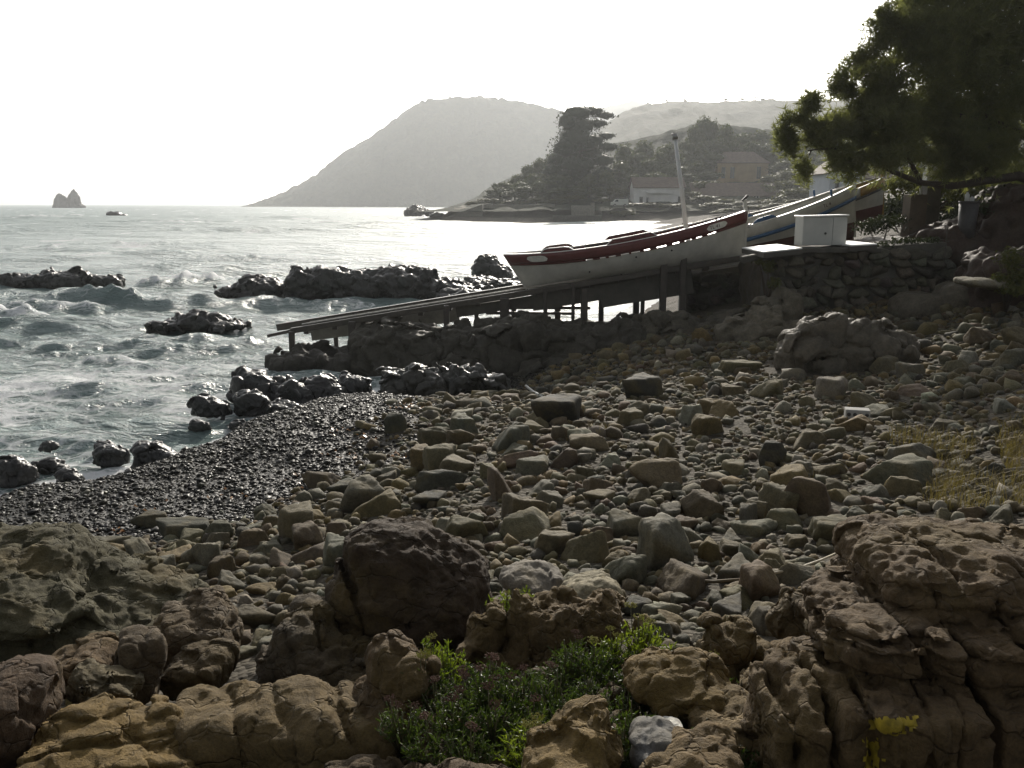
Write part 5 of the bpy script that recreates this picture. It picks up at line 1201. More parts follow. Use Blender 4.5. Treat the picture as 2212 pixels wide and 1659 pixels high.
def tiled_slab(label, u0, u1, v, d, dp, nx, ny, tilt, m):
    a, b = P(u0, v, d), P(u1, v-(u1-u0)*tilt, d); c = (a+b)/2
    t = thing('tiled_slab', label, 'slab', (c[0], c[1], c[2]-.12)); w_ = abs(b[0]-a[0])
    sl = (b[2]-a[2])/w_; rot = Matrix.Rotation(-math.atan(sl), 3, 'Y')
    mb = MB(); mb.box((0, dp/2, .05), (w_, dp, .10), rot); mb.build('bed', M_CONCD, t)
    for i in range(nx):
        for j in range(ny):
            mb = MB(); p = rot @ Vector(((i+.5)/nx*w_-w_/2, 0, .06)); mb.box((p.x, (j+.5)/ny*dp, p.z+.05), (w_/nx-.012, dp/ny-.012, .03), rot); mb.build('tile', m, t, bevel=.003)
tiled_slab('white tiled slab running left from the cabinet', 1650, 1735, 544, 17.5, 1.7, 5, 2, .10, M_TILE)
tiled_slab('single white board lying right of the cabinet', 1838, 1896, 530, 17.7, 1.5, 1, 1, .06, M_TILE)
tiled_slab('narrow broken white coping at the foot of the boat bow', 1605, 1650, 555, 18.0, .25, 3, 1, .18, M_CONC)
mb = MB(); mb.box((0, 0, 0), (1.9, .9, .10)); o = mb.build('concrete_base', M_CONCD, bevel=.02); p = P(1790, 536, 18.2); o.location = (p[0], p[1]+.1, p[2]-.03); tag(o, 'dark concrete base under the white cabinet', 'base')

# ------------------------------------------------------------------ dry stone walls
WALL_ME = []
M_WALLST = rock_material('wall_stone', 'object', stain=(.06, .055, .035), stain_amt=.45, grain=45, big=3)
for i in range(10):
    V, F = stone_shape(3, 800+i, 10, 20, .03); WALL_ME.append(mesh('wall_stone', V, F, M_WALLST))
def stone_wall(label, u0, u1, top, d, zbot, depth, tint, seed, rows=(.13, .24)):
    r = np.random.default_rng(seed)
    x0, x1 = P(u0, 600, d)[0], P(u1, 600, d)[0]
    topz = lambda x: float(np.interp(x, [P(u, v, d)[0] for u, v in top], [P(u, v, d)[2] for u, v in top]))
    t = thing('stone_wall', label, 'wall', ((x0+x1)/2, d, zbot))
    org = Vector(t.location)
    zt = max(topz(x0), topz(x1), topz((x0+x1)/2))
    n = 12; V = []; 
    for i in range(n+1):
        x = x0+(x1-x0)*i/n; z = topz(x)-.04
        V += [(x, d+.05, zbot-.6), (x, d+.03, z), (x, d+depth, z+.05), (x, d+depth, zbot-.6)]
    F = [(4*i+k, 4*i+k+1, 4*i+k+5, 4*i+k+4) for i in range(n) for k in range(3)]+[(0, 1, 2, 3), (4*n+3, 4*n+2, 4*n+1, 4*n)]
    o = obj('wall_core', mesh('wall_core', np.array(V)-np.array(org), F, M_CONCD, False), t)
    z = zbot-.1; cnt = 0
    while z < zt:
        h = r.uniform(*rows); x = x0+r.uniform(-.15, .05)
        while x < x1:
            w_ = h*r.uniform(.9, 2.3)
            xx = x+w_/2; zz = z+h/2+r.normal(0, .02)
            if zz+h*.35 < topz(xx) and xx < x1+.1:
                s = obj('stone', WALL_ME[int(r.integers(10))], t, (xx-org.x, .02+r.uniform(-.05, .02), zz-org.z))
                s.scale = (w_*.56, .17, h*.57); s.rotation_euler = (r.normal(0, .06), r.normal(0, .10), r.normal(0, .06))
                c = np.array(tint)*r.uniform(.65, 1.3)*(1+r.normal(0, .05, 3)); s.color = (*c, 1); cnt += 1
            x += w_
        z += h*.96
    ROCKS.append(((x0+x1)/2, d+.3, .3))
    return cnt
n1 = stone_wall('rough dry stone wall holding up the cabinet terrace', 1668, 2040, [(1668, 548), (1720, 540), (1800, 534), (1900, 528), (2040, 520)], 18.0, 1.15, .8, (.085, .075, .055), 3, (.15, .30))
n2 = stone_wall('dark masonry pier below the bow of the red banded boat', 1484, 1690, [(1484, 590), (1690, 556)], 20.9, 1.1, .9, (.065, .058, .045), 4, (.14, .24))
print('walls', n1, n2)
terr = rock('terrace_bank', 'earth terrace behind the dry stone wall', 'bank', [W(7.2, 19.7, 1.72, 2.0, 1.1, .95, 6), W(9.4, 20.2, 1.95, 1.6, 1.7, 1.0, 5)], (.075, .06, .04), M_DARKROCK, .06, noise=(.06, 1.5), fine=(.02, 5), seed=140)
rock('earth_bank', 'dark brown earth bank rising at the right edge beyond the wall', 'bank', [W(9.6, 16.6, 1.9, 1.1, 1.0, .95, 3), W(11.0, 16.4, 2.2, 1.4, 1.3, 1.0, 3), W(9.3, 19.0, 2.3, .9, 1.0, .9, 3), W(11.5, 19, 2.9, 1.8, 1.5, 1.2, 3)], (.055, .036, .025), M_DARKROCK, .06, noise=(.12, 1.3), fine=(.03, 5), cells=(.05, 2), seed=141)
rock('flat_stone_slab', 'pale flat slab jutting from the foot of the earth bank', 'slab', [E(2128, 612, 15.6, 54, 9, .5, 3, -6), E(2160, 618, 15.6, 40, 9, .5, 3, -8)], (.20, .18, .13), M_STONE, .025, noise=(.02, 3), fine=(.008, 9), seed=142)
rock('boulder', 'large shadowed boulder at the right end of the dry stone wall', 'boulder', [E(2000, 672, 17.2, 75, 36, .6, 2.5, -4), E(2075, 650, 17, 50, 40, .6, 2.5)], (.10, .085, .06), M_DARKROCK, .035, noise=(.06, 2), seed=143)

# small fixtures about the terrace
def simple(name, label, cat, build, m, loc, bev=.006, smooth=False):
    mb = MB(); build(mb); o = mb.build(name, m, None, smooth, bev); o.location = loc; return tag(o, label, cat)
def pbox(u0, u1, v0, v1, d):
    a, b = P(u0, v1, d), P(u1, v0, d); return ((a[0]+b[0])/2, d, a[2]), b[0]-a[0], b[2]-a[2]
loc, w_, h_ = pbox(1997, 2036, 355, 391, 21)
t = thing('meter_box', 'grey white meter box raised on a dark pillar under the pine', 'meter box', (loc[0], loc[1], loc[2]-1.2))
mb = MB(); mb.box((0, 0, 1.2+h_/2), (w_, .25, h_)); o = mb.build('box', M_WBOX, t, bevel=.01); mb = MB(); mb.box((0, -.135, 1.2+h_/2), (w_-.05, .02, h_-.05)); d_ = mb.build('door', M_WBOX, t, bevel=.004)
mb = MB(); mb.box((-w_*.2, -.155, 1.2+h_*.25), (.02, .02, .09)); mb.build('handle', M_IRON, d_); mb = MB(); mb.box((0, .02, .60), (w_*.86, .3, 1.19)); mb.build('pillar', M_CONCD, t, bevel=.015)
loc, w_, h_ = pbox(2034, 2048, 490, 612, 17.6); simple('fence_post', 'thick dark fence post at the right end of the stone wall', 'post', lambda b: b.box((0, 0, h_/2-.1), (w_, w_, h_+.2), taper=.92), M_WOOD, loc, .012)
loc, w_, h_ = pbox(1988, 1996, 403, 442, 20.5); simple('marker_stake', 'thin white stake beside the meter box pillar', 'stake', lambda b: b.tube([(0, 0, -.6), (-.03, 0, h_*.5), (-.05, 0, h_)], .022, 8), M_WBOX, loc, 0, True)
loc, w_, h_ = pbox(1900, 2024, 511, 521, 18.6); simple('handrail', 'thin pale rail lying level along the top of the wall', 'rail', lambda b: b.beam((-w_/2, 0, 0), (w_/2, 0, h_*.6), .05, .035), M_CONC, loc, .004)
loc, w_, h_ = pbox(1957, 1996, 420, 456, 20); simple('wooden_crate', 'brown wooden crate on the terrace left of the white stake', 'crate', lambda b: b.box((0, 0, h_/2-.3), (w_, .4, h_+.6)), plain('brown_board', (.10, .075, .05), .8, .3, 4), loc, .01)
t = thing('litter_bin', 'black litter bin with two white bottles on the bank', 'bin', tuple(P(2086, 514, 18.4)))
mb = MB(); mb.tube([(0, 0, -.2), (0, 0, .70)], [.15, .19], 14); mb.build('body', M_IRON, t, True); mb = MB(); mb.tube([(0, 0, .70), (0, 0, .74)], [.20, .20], 14); mb.build('rim', M_IRON, t, True)
def bottle(label, u, v, d, hh):
    p = P(u, v, d); t = thing('bottle', label, 'bottle', tuple(p))
    mb = MB(); mb.tube([(0, 0, 0), (0, 0, hh*.7), (0, 0, hh*.82), (0, 0, hh*.9)], [.045, .045, .022, .02], 10); mb.build('body', M_WBOX, t, True)
    mb = MB(); mb.tube([(0, 0, hh*.9), (0, 0, hh)], [.024, .024], 10); mb.build('cap', M_IRON, t, True)
bottle('taller white bottle with dark cap on the litter bin', 2088, 438, 18.35, .23); bottle('shorter white bottle beside the taller one on the litter bin', 2099, 438, 18.45, .14)

# ------------------------------------------------------------------ far shore: buildings, van, quay, jetty
M_WALLW = plain('lime_wash', (.62, .61, .58), .85, .18, .5, bump=.1); M_WALLO = plain('ochre_render', (.30, .22, .12), .9, .25, .5, bump=.1); M_WALLG = plain('grey_render', (.20, .18, .13), .9, .25, .5, bump=.1)
M_ROOF = plain('terracotta_tiles', (.125, .088, .066), .85, .35, 1.5, bump=.5); M_DARK = plain('window_glass', (.03, .035, .04), .15, .2, 2, bump=0, spec=.6); M_SHUT = plain('grey_shutter', (.13, .14, .15), .7, .2, 3)
def house(name, label, u0, u1, vbase, veave, vridge, d, depth, wall, roofm, windows, gable=False, hip=0.0, base=1.5, over=.35, extra=None, doors=()):
    a, b = P(u0, vbase, d), P(u1, vbase, d); zE = P(u0, veave, d)[2]; zR = P(u0, vridge, d+depth/2)[2]; zb = a[2]
    w_ = b[0]-a[0]; cx = (a[0]+b[0])/2
    t = thing(name, label, 'house', (cx, d, zb))
    mb = MB(); hE = zE-zb; hR = zR-zb
    if gable:      # gable end faces the viewer
        V = [(-w_/2, 0, -base), (w_/2, 0, -base), (w_/2, 0, hE), (0, 0, hR-.12), (-w_/2, 0, hE)]; V += [(x, depth, z) for x, y, z in V]
        mb.add(V, [(0, 1, 2, 3, 4), (9, 8, 7, 6, 5), (0, 5, 6, 1), (1, 6, 7, 2), (4, 9, 5, 0), (2, 7, 8, 3), (3, 8, 9, 4)])
    else:
        V = [(-w_/2, 0, -base), (-w_/2, depth, -base), (-w_/2, depth, hE), (-w_/2, depth/2, hE+(hR-hE)*(0 if hip else 1)-.1), (-w_/2, 0, hE)]; V += [(w_/2, y, z) for x, y, z in V]
        mb.add(V, [(0, 1, 2, 3, 4), (9, 8, 7, 6, 5), (0, 5, 6, 1), (1, 6, 7, 2), (4, 9, 5, 0), (2, 7, 8, 3), (3, 8, 9, 4)])
    mb.build('wall', wall, t)
    mb = MB()
    def slab(q, th=.16):
        q = [Vector(p) for p in q]; nrm = (q[1]-q[0]).cross(q[2]-q[0]).normalized()*th
        if nrm.z < 0: nrm = -nrm
        mb.add([*q, *[p+nrm for p in q]], [tuple(range(len(q)))[::-1], tuple(range(len(q), 2*len(q)))]+[(i, (i+1) % len(q), len(q)+(i+1) % len(q), len(q)+i) for i in range(len(q))])
    o = over
    if gable:
        k = (hR-hE)/(w_/2)
        for s in (-1, 1): slab([(0, -o, hR), (0, depth+o, hR), (s*(w_/2+o), depth+o, hE-k*o), (s*(w_/2+o), -o, hE-k*o)])
    else:
        k = (hR-hE)/(depth/2); e = w_/2+o; r_ = w_/2+o-hip
        slab([(-e, -o, hE-k*o), (e, -o, hE-k*o), (r_, depth/2, hR), (-r_, depth/2, hR)]); slab([(-e, depth+o, hE-k*o), (e, depth+o, hE-k*o), (r_, depth/2, hR), (-r_, depth/2, hR)])
        if hip:
            for s in (-1, 1): slab([(s*e, -o, hE-k*o), (s*e, depth+o, hE-k*o), (s*r_, depth/2, hR)])
    rf = mb.build('roof', roofm, t)
    for (p0, p1, q0, q1, fr) in windows:
        A, Bq = P(p0, q1, d), P(p1, q0, d); x0, x1, z0, z1 = A[0]-cx, Bq[0]-cx, A[2]-zb, Bq[2]-zb
        mb = MB(); f = .10 if fr is not M_SHUT else .07
        mb.box(((x0+x1)/2, -.03, z1-f/2), (x1-x0, .10, f)); mb.box(((x0+x1)/2, -.05, z0+f/2), (x1-x0+.1, .16, f))
        for x in (x0+f/2, x1-f/2)+(((x0+x1)/2,) if fr is M_WALLW else ()): mb.box((x, -.03, (z0+z1)/2), (f, .09, z1-z0-2*f-.01))
        wn = mb.build('window', fr, t); mb = MB(); mb.box(((x0+x1)/2, -.012, (z0+z1)/2), (x1-x0-2*f, .03, z1-z0-2*f)); mb.build('pane', M_DARK, wn)
    for (p0, p1, q0, q1, mt) in doors:
        A, Bq = P(p0, q1, d), P(p1, q0, d); mb = MB(); mb.box(((A[0]+Bq[0])/2-cx, -.02, (A[2]+Bq[2])/2-zb), (Bq[0]-A[0], .10, Bq[2]-A[2])); mb.build('door', mt, t)
    if extra: extra(t, cx, d, zb)
    return t
def awning(t, cx, d, zb):
    A, Bq = P(1396, 419, d), P(1444, 413, d); mb = MB(); mb.box(((A[0]+Bq[0])/2-cx, -.45, (A[2]+Bq[2])/2-zb), (Bq[0]-A[0], .9, .35)); mb.build('awning', M_WALLW, t)
house('cottage', 'white cottage with a terracotta roof and awning behind the beach', 1369, 1477, 444, 404, 384, 205, 7, M_WALLW, M_ROOF, [(1381, 1389, 425, 441, M_SHUT), (1396, 1401, 426, 438, M_SHUT), (1464, 1474, 424, 439, M_SHUT)], extra=awning)
house('long_house', 'low house under a long tiled roof with white framed windows', 1500, 1690, 446, 421, 396, 212, 9, M_WALLG, M_ROOF, [(1577, 1598, 422, 437, M_WALLW), (1626, 1640, 422, 437, M_WALLW)], over=.6)
house('villa', 'two storey ochre villa with a hipped roof among the trees', 1549, 1658, 398, 351, 329, 240, 10, M_WALLO, M_ROOF, [(1558, 1567, 361, 385, M_SHUT), (1577, 1587, 361, 385, M_SHUT), (1634, 1644, 360, 386, M_SHUT)], hip=3.2, base=5)
def blue_shutter(t, cx, d, zb):
    A, Bq = P(1843, 405, d), P(1851, 388, d); mb = MB(); mb.box(((A[0]+Bq[0])/2-cx, -.25, (A[2]+Bq[2])/2-zb), (Bq[0]-A[0], .05, Bq[2]-A[2]), Matrix.Rotation(R(35), 3, 'Z')); mb.build('shutter', M_BLUE, t)['label'] = 'open blue shutter'
house('gabled_house', 'pale gabled house with an open blue shutter above the blue banded boat', 1790, 1862, 424, 372, 348, 120, 8, plain('blue_white_render', (.42, .45, .48), .85, .1, .5), M_ROOF, [(1803, 1813, 395, 414, M_SHUT), (1835, 1857, 395, 416, M_SHUT)], gable=True, extra=blue_shutter, base=3)
house('annexe', 'yellowish low annexe right of the pale gabled house', 1864, 1935, 424, 385, 366, 123, 6, plain('pale_yellow_render', (.36, .32, .22), .85, .15, .5), M_ROOF, [(1880, 1892, 398, 412, M_SHUT)], base=3)
def van():
    d = 190; p = P(1339, 447, d); t = thing('parked_van', 'small white van parked left of the white cottage', 'van', tuple(p))
    w_ = 36*d/FPX; prof = [(-w_/2, .35), (-w_/2, .95), (-w_*.36, 1.05), (-w_*.24, 1.62), (w_*.46, 1.68), (w_/2, 1.5), (w_/2, .35)]
    mb = MB(); n = len(prof); V = [(x, y, z) for y in (0, 1.6) for x, z in prof]
    mb.add(V, [tuple(range(n)), tuple(range(2*n-1, n-1, -1))]+[(i, n+i, n+(i+1) % n, (i+1) % n) for i in range(n)]); mb.build('body', M_WBOX, t, bevel=.04)
    mb = MB(); mb.add([(-w_*.33, -.01, 1.08), (-w_*.10, -.01, 1.08), (-w_*.10, -.01, 1.52), (-w_*.22, -.01, 1.52)], [(0, 1, 2, 3)]); o = mb.build('side_window', M_DARK, t); o.modifiers.new('s', 'SOLIDIFY').thickness = .02
    for x in (-w_*.30, w_*.30):
        for y in (.05, 1.55):
            mb = MB(); mb.tube([(x, y-.1, .32), (x, y+.1, .32)], .32, 14); wl_ = mb.build('wheel', M_IRON, t, True); mb = MB(); mb.tube([(x, y-.12, .32), (x, y+.12, .32)], .17, 10); mb.build('rim', M_GLOSSM, wl_, True)
van()
def quay():
    t = thing('quay', 'low concrete quay jutting into the glittering cove', 'quay', tuple(P(1245, 478, 186)))
    org = Vector(t.location)
    def bx(name, u0, u1, v0, v1, d, dp, m):
        loc, w_, h_ = pbox(u0, u1, v0, v1, d); mb = MB(); mb.box((loc[0]-org.x, loc[1]+dp/2-org.y, loc[2]+h_/2-.4-org.z), (w_, dp, h_+.8)); mb.build(name, m, t, bevel=.05)
    bx('platform', 1196, 1300, 466, 477, 186, 7, M_CONCD); bx('parapet', 1234, 1284, 444, 465, 189, .6, M_CONC); bx('pillar', 1276, 1285, 438, 465, 189.8, .7, M_CONC)
quay()
loc, w_, h_ = pbox(1042, 1198, 442, 463, 197); simple('sea_wall', 'pale retaining wall along the back of the cove', 'wall', lambda b: b.box((0, 0, h_/2-.5), (w_, .8, h_+1)), M_CONC, loc, .05)
loc, w_, h_ = pbox(1300, 1480, 449, 462, 193); simple('sea_wall', 'low grey wall below the van and white cottage', 'wall', lambda b: b.box((0, 0, h_/2-.6), (w_, .6, h_+1)), M_CONCD, loc, .05)
def jetty():
    a, b = P(950, 472, 192), P(1044, 441, 196); mb = MB()
    V = [(a[0], 191, -.6), (b[0], 191, -.6), (b[0], 191, b[2]), (a[0], 191, .5), (a[0], 196, -.6), (b[0], 196, -.6), (b[0], 196, b[2]), (a[0], 196, .5)]
    V = [(x-a[0], y-191, z) for x, y, z in V]
    mb.add(V, [(0, 1, 2, 3), (7, 6, 5, 4), (0, 4, 5, 1), (1, 5, 6, 2), (2, 6, 7, 3), (3, 7, 4, 0)]); o = mb.build('jetty', M_CONC, bevel=.05); o.location = (a[0], 191, 0); tag(o, 'sloping concrete jetty at the far left point of the cove', 'jetty')
jetty()
print('built', round(time.time()-T0, 1))
# ------------------------------------------------------------------ vegetation
from mathutils.bvhtree import BVHTree
def bvh(names):
    V, F = [], []
    for nme in names:
        me = bpy.data.objects[nme].data; n = len(V); V += [tuple(v.co) for v in me.vertices]; F += [tuple(i+n for i in p.vertices) for p in me.polygons]
    return BVHTree.FromPolygons(V, F)
LAND_BVH = bvh(['cove_shore', 'wooded_hillside', 'terraced_hill', 'coast_ground'])
def landz(x, y):
    h = LAND_BVH.ray_cast(Vector((x, y, 900)), Vector((0, 0, -1)))
    return h[0].z if h[0] else 2.5
M_BARK = plain('bark', (.06, .045, .032), .9, .4, 5, bump=.6)
M_LEAF = leaf_material('broad_leaf', (.038, .055, .022), (.085, .092, .036), .25)
M_LEAFD = leaf_material('dark_cedar_leaf', (.020, .030, .014), (.045, .052, .024), .18)
M_PINE = leaf_material('pine_needle', (.11, .118, .072), (.21, .205, .112), .55)
M_SCRUB = leaf_material('scrub_leaf', (.045, .055, .018), (.10, .095, .03), .3)
def leaf_quads(C, Nn, size, r, aspect=1.0):
    """one small bent leaf patch at each point"""
    n = len(C); a = r.normal(size=(n, 3)); a /= np.linalg.norm(a, axis=1, keepdims=True)
    nn = Nn+r.normal(size=(n, 3))*.6; nn /= np.linalg.norm(nn, axis=1, keepdims=True)
    t = np.cross(nn, a); t /= np.maximum(np.linalg.norm(t, axis=1, keepdims=True), 1e-6); b = np.cross(nn, t)
    s = size*r.uniform(.6, 1.35, (n, 1)); w_ = s*aspect
    V = np.stack([C-t*s, C-b*w_*.6+nn*s*.15, C+t*s, C+b*w_*.6+nn*s*.15], 1).reshape(-1, 3)
    F = np.arange(4*n).reshape(n, 4)
    return V, F
def crown(pads, n, size, seed, core=.62, shell=.5):
    """pads: (x, y, z, rx, ry, rz) ellipsoids of foliage; leaf patches through their volume, denser outside, with a dim core"""
    r = np.random.default_rng(seed); pads = np.array(pads, float)
    vol = np.prod(pads[:, 3:], 1)**.67; cnt = np.maximum(6, (n*vol/vol.sum())).astype(int)
    Vs, Fs, off = [], [], 0
    for p, c in zip(pads, cnt):
        d = r.normal(size=(c, 3)); d /= np.linalg.norm(d, axis=1, keepdims=True)
        rad = r.uniform(shell, 1.05, (c, 1))*(1+.28*vnoise(d*2.3+seed+p[:1], 4)[:, None])
        V, F = leaf_quads(p[:3]+d*rad*p[3:], d, size, r)
        Vs.append(V); Fs.append(F+off); off += len(V)
    quads = np.concatenate(Fs); tris = []
    if core:
        Vi, Fi = ICO[1]
        for p in pads:
            Vs.append(p[:3]+Vi*p[3:]*core*(1+.2*vnoise(Vi*1.7+p[0], 3)[:, None])); tris.append(Fi+off); off += len(Vi)
    return np.concatenate(Vs), [quads]+([np.concatenate(tris)] if tris else [])
# six unit trees (height 1, width about 1)
def unit_tree(kind, seed):
    r = np.random.default_rng(seed); pads = []
    if kind == 'round':
        for i in range(17):
            a = r.uniform(0, 6.28); q = r.uniform(0, .30); z = r.uniform(.20, .84); s = r.uniform(.14, .23)
            pads.append((q*math.cos(a), q*math.sin(a), z, s, s, s*.72))
    elif kind == 'tall':
        for i in range(14):
            a = r.uniform(0, 6.28); z = r.uniform(.30, .9); q = r.uniform(0, .26)*(1.15-z); s = r.uniform(.12, .20)*(1.25-z*.7)
            pads.append((q*math.cos(a), q*math.sin(a), z, s, s, s*.8))
    elif kind == 'pine':
        for i in range(11):
            a = r.uniform(0, 6.28); q = r.uniform(.04, .38); z = r.uniform(.62, .90)-q*.25; s = r.uniform(.12, .2)
            pads.append((q*math.cos(a), q*math.sin(a), z, s*1.15, s*1.15, s*.42))
    elif kind == 'bush':
        for i in range(10):
            a = r.uniform(0, 6.28); q = r.uniform(0, .34); z = r.uniform(.22, .66); s = r.uniform(.16, .27)
            pads.append((q*math.cos(a), q*math.sin(a), z, s, s, s*1.05))
    V, F = crown(pads, 2600, .030 if kind != 'bush' else .042, seed, .78)
    mb = MB(); mb.tube([(0, 0, -.25), (.01, .01, .2), (.02*math.sin(seed), .01, .55)], [.028, .024, .012], 7)
    for k in range(4):
        p = pads[k]; mb.tube([(.01, .01, .28+.05*k), (p[0]*.6, p[1]*.6, p[2]-.12), p[:3]], [.012, .009, .004], 5)
    return mesh('crown', V, F, M_LEAF if kind != 'bush' else M_SCRUB, False), mb.mesh('trunk', M_BARK, True)
UT = {k: [unit_tree(k, 20+i*7+j) for j in range(2 if k != 'round' else 3)] for i, k in enumerate(('round', 'tall', 'pine', 'bush'))}
FARMARK = [(1040, 'the jetty'), (1140, 'the cove sea wall'), (1255, 'the tall cedar'), (1340, 'the parked van'), (1425, 'the white cottage'), (1540, 'the mast'), (1600, 'the ochre villa'), (1660, 'the long tiled roof'), (1810, 'the pale gabled house'), (1890, 'the low annexe')]
tl = {}
def tree(u, vt, wpx, d, kind, k, noun=None):
    x = float(P(u, vt, d)[0]); zt = float(P(u, vt, d)[2]); zb = landz(x, d)
    h = max(zt-zb, 1.2); w_ = wpx*d/FPX
    noun = noun or {'round': 'broad crowned tree', 'tall': 'tall narrow tree', 'pine': 'flat topped pine', 'bush': 'rounded bush'}[kind]
    m = min(FARMARK, key=lambda q: abs(q[0]-u)); rel = 'behind' if abs(m[0]-u) < 14 else ('left of' if u < m[0] else 'right of')
    dist = 'high on the slope' if d > 250 else ('halfway up the slope' if d > 226 else ('low by the shore' if d > 160 else 'on the near coast'))
    o2 = sorted(FARMARK, key=lambda q: abs(q[0]-u)); size = 'small' if w_*h < 18 else ('middling' if w_*h < 60 else 'big')
    opts = [f'hazy {noun} {dist}, {rel} {m[1]}', f'hazy {size} {noun} {dist}, {rel} {m[1]}', f'hazy {noun} {dist}, between {o2[0][1]} and {o2[1][1]}', f'hazy {size} {noun} {dist}, between {o2[0][1]} and {o2[1][1]}', f'hazy {size} {noun}, uppermost {dist}, {rel} {m[1]}', f'hazy {size} {noun} {dist}, well {rel} {o2[2][1]}', f'hazy {size} {noun} in the thick of the wood {dist}, {rel} {m[1]}', f'hazy {size} {noun} {dist}, far {"left" if u < o2[3][0] else "right"} of {o2[3][1]}']
    lb = next((q for q in opts if q not in tl and len(q.split()) <= 16), opts[0])
    tl[lb] = h
    t = thing('bush' if kind == 'bush' else 'tree', lb, 'bush' if kind == 'bush' else 'tree', (x, d, zb), 0, 'trees and bushes on the slope behind the cove')
    t.rotation_euler = (0, 0, (u*7.3) % 6.28); t.scale = (w_*1.05, w_*1.05, h)
    c, tr = UT[kind][k % len(UT[kind])]
    obj('crown', c, t); obj('trunk', tr, t)
TR = [(1040, 428, 40, 225, 'bush'), (1062, 408, 52, 232, 'round'), (1086, 390, 58, 230, 'round'), (1112, 372, 66, 238, 'round'), (1142, 352, 64, 242, 'round'), (1168, 336, 60, 246, 'round'), (1196, 328, 60, 250, 'round'), (1098, 412, 60, 217, 'round'), (1134, 398, 62, 215, 'round'), (1170, 386, 66, 214, 'round'), (1066, 426, 48, 214, 'bush'), (1206, 372, 70, 220, 'round'),
      (1345, 302, 80, 236, 'round'), (1392, 297, 84, 242, 'round'), (1442, 302, 70, 234, 'round'), (1350, 342, 84, 222, 'round'), (1402, 338, 84, 224, 'round'), (1450, 350, 74, 222, 'round'), (1318, 362, 76, 217, 'round'), (1500, 264, 58, 258, 'round'), (1526, 243, 66, 264, 'round'), (1562, 260, 70, 260, 'round'), (1602, 284, 84, 264, 'round'), (1644, 276, 90, 268, 'round'), (1692, 284, 84, 262, 'round'), (1732, 298, 84, 254, 'pine'), (1775, 300, 94, 252, 'round'), (1820, 296, 90, 256, 'round'), (1870, 300, 90, 250, 'round'), (1532, 322, 84, 243, 'round'), (1500, 345, 74, 234, 'round'), (1482, 372, 74, 224, 'round'), (1530, 368, 66, 230, 'round'), (1692, 342, 92, 236, 'round'), (1740, 352, 84, 230, 'round'), (1470, 318, 70, 246, 'round'),
      (1252, 398, 80, 216, 'round'), (1292, 402, 72, 214, 'round'), (1212, 402, 72, 213, 'round'), (1334, 400, 64, 215, 'bush'), (1160, 424, 60, 208, 'bush'), (1200, 428, 60, 207, 'bush'), (1110, 432, 60, 209, 'bush'), (1300, 430, 50, 206, 'bush'),
      (1496, 408, 50, 206, 'bush'), (1520, 420, 60, 200, 'bush'), (1562, 426, 62, 198, 'bush'), (1545, 436, 80, 194, 'bush'), (1610, 436, 70, 194, 'bush'), (1660, 428, 70, 192, 'bush'), (1702, 404, 84, 188, 'bush'), (1745, 398, 90, 180, 'bush'), (1780, 400, 70, 150, 'bush'), (1400, 446, 90, 196, 'bush'), (1450, 447, 80, 195, 'bush'), (1350, 452, 60, 189, 'bush'), (1690, 442, 90, 165, 'bush'), (1640, 446, 80, 170, 'bush'), (1580, 448, 80, 172, 'bush'), (1745, 432, 80, 140, 'bush'), (1930, 380, 90, 110, 'bush'), (1985, 372, 90, 95, 'bush')]
TR += [(1380, 322, 70, 232, 'round'), (1425, 318, 76, 229, 'round'), (1470, 336, 70, 238, 'round'), (1555, 290, 76, 250, 'round'), (1580, 300, 70, 256, 'round'), (1625, 300, 80, 250, 'round'), (1665, 305, 80, 252, 'round'), (1710, 318, 84, 246, 'round'), (1755, 322, 84, 240, 'round'), (1790, 330, 84, 232, 'round'), (1830, 325, 84, 226, 'round'), (1515, 300, 70, 248, 'round'), (1480, 296, 60, 252, 'round'), (1700, 362, 84, 224, 'bush'), (1670, 372, 70, 222, 'bush'), (1535, 388, 70, 219, 'bush'), (1505, 386, 60, 217, 'bush'), (1370, 372, 70, 214, 'round'), (1420, 366, 76, 213, 'round'), (1460, 378, 60, 214, 'round'), (1275, 372, 60, 218, 'round'), (1240, 420, 60, 208, 'bush'), (1020, 440, 30, 222, 'bush'), (1150, 372, 60, 226, 'round'), (1125, 388, 60, 222, 'round'), (1180, 352, 60, 234, 'round'), (1080, 402, 56, 222, 'round'), (1720, 378, 80, 205, 'bush'), (1650, 392, 60, 216, 'bush'), (1905, 345, 90, 180, 'round'), (1960, 340, 100, 150, 'round'), (2030, 335, 110, 120, 'round'), (2110, 330, 120, 100, 'round'), (2190, 330, 130, 90, 'round'), (2260, 330, 130, 85, 'round'), (2060, 372, 90, 80, 'bush'), (2140, 376, 100, 70, 'bush'), (2220, 380, 110, 62, 'bush')]
for i, (u, v, w_, d, k) in enumerate(TR): tree(u, v, w_, d, k, i)
